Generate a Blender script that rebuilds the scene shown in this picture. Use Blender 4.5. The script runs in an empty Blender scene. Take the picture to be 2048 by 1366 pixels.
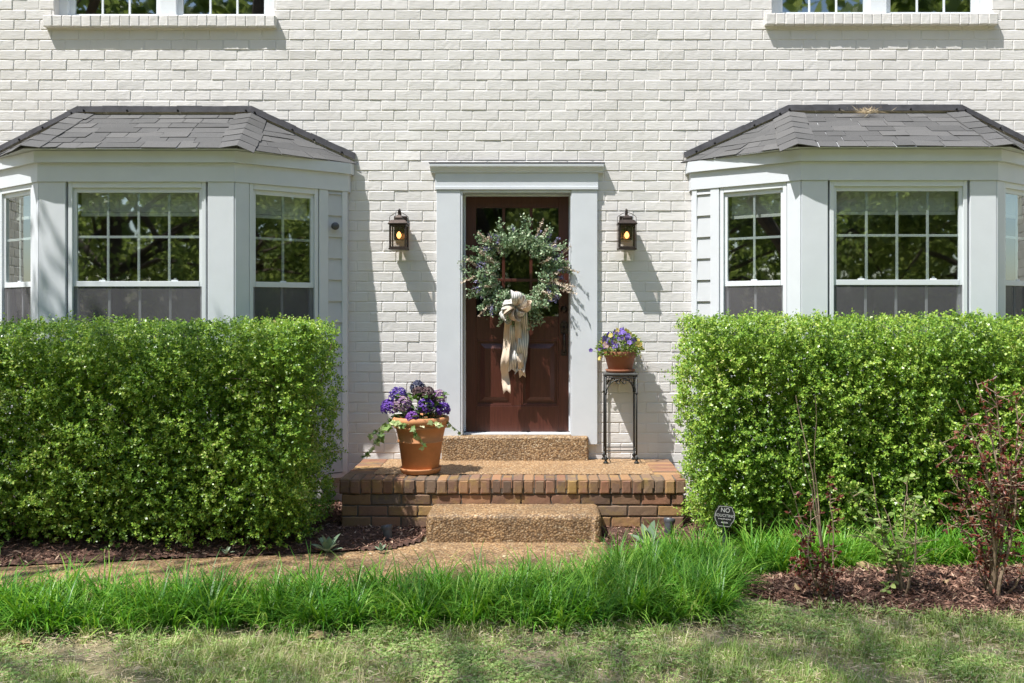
import bpy, math, random
import numpy as np
from mathutils import Vector, Matrix
R = math.radians
rng = np.random.default_rng(7)
random.seed(7)
scene = bpy.context.scene
col = scene.collection

# ------------------------------------------------------------------ camera model
CAMZ, CAMY, F = 1.62, -8.0, 1888.0          # eye height, distance to wall, focal length in photo pixels
VX, VY = 1085.0, 625.0                      # where the lens axis meets the photo


def at(px, py, e):
    """world point seen at photo pixel (px, py) standing e metres in front of the wall"""
    s = F / (-CAMY - e)
    return Vector(((px - VX) / s, -e, CAMZ + (VY - py) / s))


def on_ground(px, py, z=0.0):
    d = (CAMZ - z) * F / (py - VY)
    return Vector(((px - VX) * d / F, CAMY + d, z))


# ------------------------------------------------------------------ object helpers
def tag(o, label=None, cat=None, group=None, kind=None):
    if label: o['label'] = label
    if cat: o['category'] = cat
    if group: o['group'] = group
    if kind: o['kind'] = kind
    return o


def empty(name, loc, label=None, cat=None, group=None):
    o = bpy.data.objects.new(name, None)
    o.empty_display_size = 0.1
    o.location = loc
    col.objects.link(o)
    return tag(o, label, cat, group)


def link(name, me, parent=None, mat=None, smooth=False):
    if mat is not None:
        me.materials.append(mat)
    if smooth:
        me.polygons.foreach_set('use_smooth', np.ones(len(me.polygons), dtype=bool))
    o = bpy.data.objects.new(name, me)
    col.objects.link(o)
    if parent is not None:
        o.parent = parent
        o.matrix_parent_inverse = world_of(parent).inverted()
    return o


def world_of(o):
    m = Matrix.LocRotScale(o.location, o.rotation_euler, o.scale)
    if o.parent is not None:
        m = world_of(o.parent) @ o.matrix_parent_inverse @ m
    return m


class MB:
    def __init__(self):
        self.v, self.f, self.uv = [], [], []

    def add(self, vs, fs):
        b = len(self.v)
        self.v.extend([tuple(p) for p in vs])
        self.f.extend([tuple(i + b for i in f) for f in fs])

    def box(self, x0, x1, y0, y1, z0, z1):
        self.add([(x0, y0, z0), (x1, y0, z0), (x1, y1, z0), (x0, y1, z0), (x0, y0, z1), (x1, y0, z1), (x1, y1, z1), (x0, y1, z1)],
                 [(0, 3, 2, 1), (4, 5, 6, 7), (0, 1, 5, 4), (1, 2, 6, 5), (2, 3, 7, 6), (3, 0, 4, 7)])

    def fbox(self, fr, s0, s1, z0, z1, d0, d1):
        """box in a facet frame: s along the facet, d outward"""
        P = lambda s, d, z: fr(s, d, z)
        self.add([P(s0, d1, z0), P(s1, d1, z0), P(s1, d0, z0), P(s0, d0, z0), P(s0, d1, z1), P(s1, d1, z1), P(s1, d0, z1), P(s0, d0, z1)],
                 [(0, 3, 2, 1), (4, 5, 6, 7), (0, 1, 5, 4), (1, 2, 6, 5), (2, 3, 7, 6), (3, 0, 4, 7)])

    def quad(self, a, b, c, d):
        self.add([a, b, c, d], [(0, 1, 2, 3)])

    def prism(self, poly, a, b):
        """poly: points; extruded by vector from offset a to offset b"""
        n = len(poly)
        vs = [Vector(p) + Vector(a) for p in poly] + [Vector(p) + Vector(b) for p in poly]
        fs = [tuple(range(n))[::-1], tuple(range(n, 2 * n))] + [(i, (i + 1) % n, (i + 1) % n + n, i + n) for i in range(n)]
        self.add(vs, fs)

    def tube(self, pts, rad, n=6, cap=True):
        pts = [Vector(p) for p in pts]
        if not hasattr(rad, '__len__'):
            rad = [rad] * len(pts)
        rings, up = [], None
        for i, p in enumerate(pts):
            t = (pts[min(i + 1, len(pts) - 1)] - pts[max(i - 1, 0)])
            if t.length < 1e-9: t = Vector((0, 0, 1))
            t.normalize()
            if up is None:
                up = Vector((0, 0, 1)) if abs(t.z) < .9 else Vector((1, 0, 0))
            a = t.cross(up)
            if a.length < 1e-4: a = t.orthogonal()
            a.normalize(); b = a.cross(t); up = b
            rings.append([p + (a * math.cos(2 * math.pi * k / n) + b * math.sin(2 * math.pi * k / n)) * rad[i] for k in range(n)])
        vs = [q for r in rings for q in r]
        fs = []
        for i in range(len(pts) - 1):
            for k in range(n):
                fs.append((i * n + k, (i + 1) * n + k, (i + 1) * n + (k + 1) % n, i * n + (k + 1) % n))
        if cap:
            fs.append(tuple(range(n)))
            fs.append(tuple(range((len(pts) - 1) * n, len(pts) * n))[::-1])
        self.add(vs, fs)

    def lathe(self, c, prof, n=32, axis=None):
        """profile of (radius, height) about a vertical axis through c, or about 'axis'"""
        c = Vector(c)
        M = Matrix.Identity(3) if axis is None else Vector(axis).to_track_quat('Z', 'Y').to_matrix()
        vs = []
        for r, h in prof:
            for k in range(n):
                a = 2 * math.pi * k / n
                vs.append(c + M @ Vector((r * math.cos(a), r * math.sin(a), h)))
        fs = []
        for i in range(len(prof) - 1):
            for k in range(n):
                fs.append((i * n + k, i * n + (k + 1) % n, (i + 1) * n + (k + 1) % n, (i + 1) * n + k))
        if prof[0][0] > 1e-6: fs.append(tuple(range(n))[::-1])
        if prof[-1][0] > 1e-6: fs.append(tuple(range((len(prof) - 1) * n, len(prof) * n)))
        self.add(vs, fs)

    def brick(self, o, ux, uz, n, w, h, depth, jit=.0012, nx=6, bev=.004):
        """one hand-made looking brick: front grid with wavering edges, skirt running back"""
        o, ux, uz, n = Vector(o), Vector(ux), Vector(uz), Vector(n)
        vs, fs = [], []
        dep = random.gauss(0, jit * .9)
        t1, t2 = random.gauss(0, jit * .6), random.gauss(0, jit * .6)
        us = [0, bev / w] + [(i + 1) / (nx) for i in range(nx - 1)] + [1 - bev / w, 1]
        us = sorted(us)
        ws = [0, bev / h, .5, 1 - bev / h, 1]
        A, B = len(us), len(ws)
        for j, b in enumerate(ws):
            for i, a in enumerate(us):
                edge = i in (0, A - 1) or j in (0, B - 1)
                q = o + ux * (a * w + (random.gauss(0, jit) if i in (0, A - 1) else 0)) + uz * (b * h + (random.gauss(0, jit * .8) if j in (0, B - 1) else 0))
                q = q + n * (dep + t1 * (a - .5) * 2 + t2 * (b - .5) * 2 - (bev * .8 if edge else 0) + (0 if edge else random.gauss(0, jit * .25)))
                vs.append(q)
        for j in range(B - 1):
            for i in range(A - 1):
                k = j * A + i
                fs.append((k, k + 1, k + A + 1, k + A))
        ring = [i for i in range(A)] + [j * A + A - 1 for j in range(1, B)] + [(B - 1) * A + i for i in range(A - 2, -1, -1)] + [j * A for j in range(B - 2, 0, -1)]
        m = len(vs)
        for k in ring: vs.append(vs[k] - n * depth)
        for q in range(len(ring)):
            r = (q + 1) % len(ring)
            fs.append((ring[q], m + q, m + r, ring[r]))
        self.add(vs, fs)

    def build(self, name, mat, parent=None, smooth=False, bevel=0, segs=2):
        me = bpy.data.meshes.new(name)
        me.from_pydata(self.v, [], self.f)
        me.update()
        o = link(name, me, parent, mat, smooth)
        if bevel:
            m = o.modifiers.new('bevel', 'BEVEL'); m.width = bevel; m.segments = segs; m.limit_method = 'ANGLE'; m.angle_limit = R(40)
        return o


def np_mesh(name, V, Q):
    """mesh from arrays; Q is (n, k) faces of one size, or a list of such arrays"""
    if not isinstance(Q, list): Q = [Q]
    me = bpy.data.meshes.new(name)
    V = np.ascontiguousarray(V, dtype=np.float32)
    me.vertices.add(len(V)); me.vertices.foreach_set('co', V.ravel())
    loops = np.concatenate([q.ravel() for q in Q]).astype(np.int32)
    sizes = np.concatenate([np.full(len(q), q.shape[1]) for q in Q])
    starts = np.concatenate([[0], np.cumsum(sizes)[:-1]]).astype(np.int32)
    me.loops.add(len(loops)); me.loops.foreach_set('vertex_index', loops)
    me.polygons.add(len(starts)); me.polygons.foreach_set('loop_start', starts)
    me.update(calc_edges=True)
    return me


def unit(a):
    return a / np.maximum(np.linalg.norm(a, axis=-1, keepdims=True), 1e-9)


def randdir(n):
    return unit(rng.normal(size=(n, 3)))


def perp(D, N=None):
    """unit vectors perpendicular to D, close to N"""
    if N is None: N = randdir(len(D))
    return unit(N - D * np.sum(N * D, axis=1, keepdims=True))


def leaf_geo(P, D, N, L, W, shape='diamond'):
    """arrays of leaf polygons: base P, long axis D, face normal N"""
    S = np.cross(D, N); n = len(P)
    L = np.broadcast_to(L, (n,))[:, None]; W = np.broadcast_to(W, (n,))[:, None]
    if shape == 'diamond':
        out = [P, P + D * L * .5 + S * W * .5 + N * W * .14, P + D * L, P + D * L * .5 - S * W * .5 + N * W * .14]
        V = np.stack(out, 1).reshape(-1, 3)
        b = np.arange(n)[:, None] * 4
        return V, b + np.array([[0, 1, 2, 3]])
    # oval: two halves folded on the midrib, six rim points
    pts = [(0, 0, 0), (.22, .38, .12), (.55, .5, .16), (.85, .27, .05), (1, 0, -.08), (.85, -.27, .05), (.55, -.5, .16), (.22, -.38, .12), (.5, 0, 0)]
    V = np.stack([P + D * L * a + S * W * b_ + N * W * c for a, b_, c in pts], 1).reshape(-1, 3)
    b = np.arange(n)[:, None] * 9
    q = [b + np.array([[0, 1, 2, 8]]), b + np.array([[8, 2, 3, 4]]), b + np.array([[4, 5, 6, 8]]), b + np.array([[8, 6, 7, 0]])]
    return V, np.concatenate(q)


def merge(parts):
    Vs, Qs, b = [], [], 0
    for V, Q in parts:
        Vs.append(V); Qs.append(Q + b); b += len(V)
    return np.concatenate(Vs), np.concatenate(Qs)


def blade_geo(P, head, lean, curl, L, W, segs=4):
    """grass blades: start angle 'lean' from upright, bending by 'curl' along the length, towards heading"""
    n = len(P)
    H = np.stack([np.cos(head), np.sin(head), np.zeros(n)], 1)
    S = np.stack([-np.sin(head), np.cos(head), np.zeros(n)], 1)
    cur = P.copy(); rows = []
    for k in range(segs + 1):
        t = k / segs
        w = W * (1 - t) ** .6 if t < 1 else W * .06
        w = w * (0.75 if k == 0 else 1)
        rows.append(cur - S * (w / 2)[:, None]); rows.append(cur + S * (w / 2)[:, None])
        th = lean + curl * (t + .5 / segs)
        cur = cur + (H * np.sin(th)[:, None] + np.array([0, 0, 1.0]) * np.cos(th)[:, None]) * (L / segs)[:, None]
    V = np.stack(rows, 1).reshape(-1, 3)
    m = 2 * (segs + 1)
    b = np.arange(n)[:, None] * m
    Q = np.concatenate([b + np.array([[2 * k, 2 * k + 1, 2 * k + 3, 2 * k + 2]]) for k in range(segs)])
    return V, Q


# ------------------------------------------------------------------ materials
class NT:
    def __init__(self, name):
        self.m = bpy.data.materials.new(name); self.m.use_nodes = True
        self.t = self.m.node_tree; self.n = self.t.nodes
        self.b = self.n['Principled BSDF']; self.out = self.n['Material Output']

    def node(self, typ, **kw):
        o = self.n.new(typ)
        for k, v in kw.items():
            if k.startswith('_'): setattr(o, k[1:], v)
        return o

    def l(self, a, b): self.t.links.new(a, b)

    def coord(self, out='Object', scale=None):
        tc = self.node('ShaderNodeTexCoord')
        if scale is None: return tc.outputs[out]
        mp = self.node('ShaderNodeMapping'); mp.inputs['Scale'].default_value = scale
        self.l(tc.outputs[out], mp.inputs['Vector']); return mp.outputs[0]

    def noise(self, scale, detail=4, rough=.55, vec=None):
        t = self.node('ShaderNodeTexNoise'); t.inputs['Scale'].default_value = scale
        t.inputs['Detail'].default_value = detail; t.inputs['Roughness'].default_value = rough
        self.l(vec if vec is not None else self.coord(), t.inputs['Vector']); return t.outputs['Fac']

    def voronoi(self, scale, out='Distance', vec=None, feature='F1'):
        t = self.node('ShaderNodeTexVoronoi'); t.feature = feature; t.inputs['Scale'].default_value = scale
        self.l(vec if vec is not None else self.coord(), t.inputs['Vector']); return t.outputs[out]

    def ramp(self, fac, stops):
        r = self.node('ShaderNodeValToRGB'); e = r.color_ramp.elements
        while len(e) < len(stops): e.new(.5)
        for i, (p, c) in enumerate(stops):
            e[i].position = p; e[i].color = (*c, 1) if len(c) == 3 else c
        self.l(fac, r.inputs[0]); return r.outputs[0]

    def mix(self, fac, a, b, typ='MIX'):
        m = self.node('ShaderNodeMix'); m.data_type = 'RGBA'; m.blend_type = typ
        for s, v in ((m.inputs[0], fac), (m.inputs[6], a), (m.inputs[7], b)):
            if isinstance(v, (int, float)): s.default_value = v
            elif isinstance(v, tuple): s.default_value = (*v, 1)
            else: self.l(v, s)
        return m.outputs[2]

    def math(self, op, a, b=0.0):
        m = self.node('ShaderNodeMath'); m.operation = op
        for s, v in ((m.inputs[0], a), (m.inputs[1], b)):
            if isinstance(v, (int, float)): s.default_value = v
            else: self.l(v, s)
        return m.outputs[0]

    def island(self):
        return self.node('ShaderNodeNewGeometry').outputs['Random Per Island']

    def bump(self, h, strength=.3, dist=.01, prev=None):
        b = self.node('ShaderNodeBump'); b.inputs['Strength'].default_value = strength; b.inputs['Distance'].default_value = dist
        self.l(h, b.inputs['Height'])
        if prev is not None: self.l(prev, b.inputs['Normal'])
        return b.outputs[0]

    def done(self, color=None, rough=.6, normal=None, metal=0, spec=None):
        if color is not None:
            if isinstance(color, tuple): self.b.inputs['Base Color'].default_value = (*color, 1)
            else: self.l(color, self.b.inputs['Base Color'])
        if isinstance(rough, (int, float)): self.b.inputs['Roughness'].default_value = rough
        else: self.l(rough, self.b.inputs['Roughness'])
        if normal is not None: self.l(normal, self.b.inputs['Normal'])
        self.b.inputs['Metallic'].default_value = metal
        if spec is not None: self.b.inputs['Specular IOR Level'].default_value = spec
        return self.m


def simple(name, c, rough=.5, var=.12, scale=18, bump=0., bscale=60, metal=0, spec=None):
    t = NT(name)
    f = t.noise(scale, 5)
    a = tuple(max(0, x * (1 - var)) for x in c); b = tuple(min(1, x * (1 + var)) for x in c)
    colr = t.ramp(f, [(.3, a), (.7, b)])
    nm = t.bump(t.noise(bscale, 4), bump, .004) if bump else None
    return t.done(colr, rough, nm, metal, spec)


def leafmat(name, stops, rough=.45, trans=.3, tcol=None, spec=.35, patch=None, patch_scale=2.2):
    """foliage: each leaf its own tone, some light passing through; patch shifts the tone over larger areas"""
    t = NT(name)
    fac = t.island()
    if patch:
        fac = t.math('ADD', t.math('MULTIPLY', fac, 1 - patch), t.math('MULTIPLY', t.ramp(t.noise(patch_scale, 3), [(.32, (0, 0, 0)), (.68, (1, 1, 1))]), patch))
    c = t.ramp(fac, stops)
    t.done(c, rough, spec=spec)
    tr = t.node('ShaderNodeBsdfTranslucent')
    hs = t.node('ShaderNodeHueSaturation'); hs.inputs['Saturation'].default_value = 1.1; hs.inputs['Value'].default_value = 1.3; hs.inputs['Hue'].default_value = .485
    t.l(c, hs.inputs['Color']); t.l(hs.outputs[0], tr.inputs['Color'])
    mx = t.node('ShaderNodeMixShader'); mx.inputs[0].default_value = trans
    t.l(t.b.outputs[0], mx.inputs[1]); t.l(tr.outputs[0], mx.inputs[2]); t.l(mx.outputs[0], t.out.inputs[0])
    return t.m


def painted_brick():
    t = NT('painted_brick')
    c = t.ramp(t.noise(1.3, 5, .6), [(.3, (.69, .665, .64)), (.7, (.755, .735, .712))])
    c = t.mix(t.math('MULTIPLY', t.island(), .16), c, (.64, .62, .59))
    dr = t.ramp(t.noise(2.6, 6, .7, t.coord('Object', (2.2, 1, .35))), [(.50, (0, 0, 0)), (.72, (1, 1, 1))])
    c = t.mix(t.math('MULTIPLY', dr, .22), c, (.56, .53, .48))
    rs = t.ramp(t.noise(9, 6, .7), [(.70, (0, 0, 0)), (.80, (1, 1, 1))])
    c = t.mix(t.math('MULTIPLY', rs, .25), c, (.55, .36, .20))
    sp = t.ramp(t.noise(33, 6, .7), [(.68, (0, 0, 0)), (.76, (1, 1, 1))])
    c = t.mix(t.math('MULTIPLY', sp, .35), c, (.46, .41, .34))
    h1 = t.bump(t.noise(28, 6, .65, t.coord('Object', (.45, 1, 2.6))), .6, .004)
    h2 = t.bump(t.noise(130, 4), .35, .0018, h1)
    return t.done(c, .55, h2)


def porch_brick():
    t = NT('porch_brick')
    c = t.ramp(t.island(), [(0, (.10, .062, .044)), (.18, (.30, .125, .065)), (.36, (.17, .095, .065)), (.55, (.36, .19, .085)), (.72, (.14, .10, .075)), (.88, (.33, .15, .085)), (1, (.40, .24, .09))])
    c = t.mix(t.math('MULTIPLY', t.noise(14, 6, .7), .4), c, (.24, .17, .11))
    moss = t.ramp(t.noise(5.5, 5, .7), [(.5, (0, 0, 0)), (.68, (1, 1, 1))])
    c = t.mix(t.math('MULTIPLY', moss, .55), c, (.36, .24, .055))
    dk = t.ramp(t.noise(9, 6, .75), [(.55, (0, 0, 0)), (.75, (1, 1, 1))])
    c = t.mix(t.math('MULTIPLY', dk, .5), c, (.05, .042, .034))
    n = t.bump(t.noise(70, 6, .7), .6, .004)
    return t.done(c, .8, n)


def aggregate(name, tint=(1, 1, 1), dirt=.5, scale=85):
    t = NT(name)
    vec = t.coord()
    cellc = t.node('ShaderNodeTexVoronoi'); cellc.inputs['Scale'].default_value = scale; t.l(vec, cellc.inputs['Vector'])
    sep = t.node('ShaderNodeSeparateColor'); t.l(cellc.outputs['Color'], sep.inputs[0])
    k = tint
    def T(c): return tuple(a * b for a, b in zip(c, k))
    c = t.ramp(sep.outputs[0], [(0, T((.20, .115, .05))), (.3, T((.44, .28, .14))), (.55, T((.55, .39, .22))), (.8, T((.32, .20, .10))), (1, T((.68, .56, .39)))])
    gap = t.ramp(cellc.outputs['Distance'], [(.35, (0, 0, 0)), (.75, (1, 1, 1))])
    c = t.mix(t.math('MULTIPLY', gap, .85), c, T((.13, .085, .05)))
    d = t.ramp(t.noise(3.1, 7, .7), [(.40, (0, 0, 0)), (.64, (1, 1, 1))])
    c = t.mix(t.math('MULTIPLY', d, dirt), c, (.09, .065, .04))
    inv = t.math('SUBTRACT', 1.0, cellc.outputs['Distance'])
    n = t.bump(inv, .8, .006)
    return t.done(c, .65, n)


def glass_pane(name='window_glass', fac=.30):
    t = NT(name)
    tr = t.node('ShaderNodeBsdfTransparent'); tr.inputs[0].default_value = (.72, .76, .74, 1)
    gl = t.node('ShaderNodeBsdfGlossy'); gl.inputs['Roughness'].default_value = .018; gl.inputs['Color'].default_value = (.95, 1, .97, 1)
    nb = t.bump(t.noise(2.2, 2), .035, .02); t.l(nb, gl.inputs['Normal'])
    mx = t.node('ShaderNodeMixShader'); mx.inputs[0].default_value = fac
    t.l(tr.outputs[0], mx.inputs[1]); t.l(gl.outputs[0], mx.inputs[2]); t.l(mx.outputs[0], t.out.inputs[0])
    return t.m


def clear_glass():
    t = NT('lantern_glass')
    tr = t.node('ShaderNodeBsdfTransparent'); tr.inputs[0].default_value = (.95, .92, .88, 1)
    gl = t.node('ShaderNodeBsdfGlossy'); gl.inputs['Roughness'].default_value = .06
    nb = t.bump(t.noise(60, 2, .5, t.coord('Object', (1, 1, .15))), .5, .01); t.l(nb, gl.inputs['Normal'])
    mx = t.node('ShaderNodeMixShader'); mx.inputs[0].default_value = .12
    t.l(tr.outputs[0], mx.inputs[1]); t.l(gl.outputs[0], mx.inputs[2]); t.l(mx.outputs[0], t.out.inputs[0])
    return t.m


def screen_mat():
    t = NT('insect_screen')
    tr = t.node('ShaderNodeBsdfTransparent')
    df = t.node('ShaderNodeBsdfDiffuse'); df.inputs[0].default_value = (.15, .145, .155, 1)
    mx = t.node('ShaderNodeMixShader'); fc = t.ramp(t.noise(1.6, 4, .6), [(.3, (.48, .48, .48)), (.7, (.72, .72, .72))]); t.l(fc, mx.inputs[0])
    t.l(tr.outputs[0], mx.inputs[1]); t.l(df.outputs[0], mx.inputs[2]); t.l(mx.outputs[0], t.out.inputs[0])
    return t.m


def emit(name, c, s):
    t = NT(name); t.done(c, .4)
    t.b.inputs['Emission Color'].default_value = (*c, 1); t.b.inputs['Emission Strength'].default_value = s
    return t.m


def shingle_mat():
    t = NT('asphalt_shingle')
    c = t.ramp(t.island(), [(0, (.068, .069, .069)), (.5, (.090, .091, .091)), (1, (.122, .121, .119))])
    c = t.mix(t.math('MULTIPLY', t.noise(3, 5, .7), .4), c, (.135, .127, .122))
    g = t.ramp(t.noise(420, 2, .8), [(.35, (.55, .55, .55)), (.65, (1.35, 1.35, 1.35))])
    c = t.mix(1.0, c, g, 'MULTIPLY')
    return t.done(c, .9, t.bump(t.noise(300, 3, .8), .5, .003))


def door_wood():
    t = NT('mahogany_paint')
    g = t.noise(6, 6, .6, t.coord('Object', (14, 14, .9)))
    c = t.ramp(g, [(.25, (.055, .014, .009)), (.6, (.085, .024, .015)), (.85, (.105, .033, .021))])
    return t.done(c, .38, t.bump(g, .12, .003))


def terracotta(name, c):
    t = NT(name)
    a = t.ramp(t.noise(7, 6, .6), [(.3, tuple(x * .82 for x in c)), (.7, tuple(min(1, x * 1.12) for x in c))])
    st = t.ramp(t.noise(3.2, 5, .7, t.coord('Object', (1, 1, .5))), [(.56, (0, 0, 0)), (.74, (1, 1, 1))])
    a = t.mix(t.math('MULTIPLY', st, .4), a, (.50, .36, .26))
    return t.done(a, .75, t.bump(t.noise(90, 5), .25, .003))


def ribbon_stripe(name, base, stripe, n):
    t = NT(name)
    uv = t.node('ShaderNodeUVMap'); uv.uv_map = 'UVMap'
    sx = t.node('ShaderNodeSeparateXYZ'); t.l(uv.outputs[0], sx.inputs[0])
    fr = t.math('FRACT', t.math('MULTIPLY', sx.outputs[0], float(n)))
    m = t.ramp(fr, [(.5, (0, 0, 0)), (.62, (1, 1, 1))])
    c = t.mix(m, base, stripe)
    t.done(c, .85, t.bump(t.noise(260, 3), .4, .002))
    tr = t.node('ShaderNodeBsdfTranslucent'); t.l(c, tr.inputs[0])
    mx = t.node('ShaderNodeMixShader'); mx.inputs[0].default_value = .2
    t.l(t.b.outputs[0], mx.inputs[1]); t.l(tr.outputs[0], mx.inputs[2]); t.l(mx.outputs[0], t.out.inputs[0])
    return t.m


def lawn_mat():
    t = NT('lawn_soil_and_thatch')
    c = t.ramp(t.noise(3.0, 6, .65), [(.3, (.13, .15, .06)), (.46, (.28, .25, .13)), (.58, (.50, .40, .25)), (.72, (.64, .52, .36))])
    c = t.mix(t.math('MULTIPLY', t.noise(60, 5, .8), .45), c, (.16, .15, .07))
    return t.done(c, .95, t.bump(t.noise(45, 6, .8), .8, .03))


def mulch_mat():
    t = NT('mulch_bed')
    c = t.ramp(t.noise(38, 6, .8, t.coord('Object', (1, 2.2, 1))), [(.3, (.06, .033, .024)), (.55, (.17, .09, .063)), (.75, (.31, .19, .135))])
    return t.done(c, .95, t.bump(t.noise(55, 6, .8), 1.0, .03))


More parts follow.
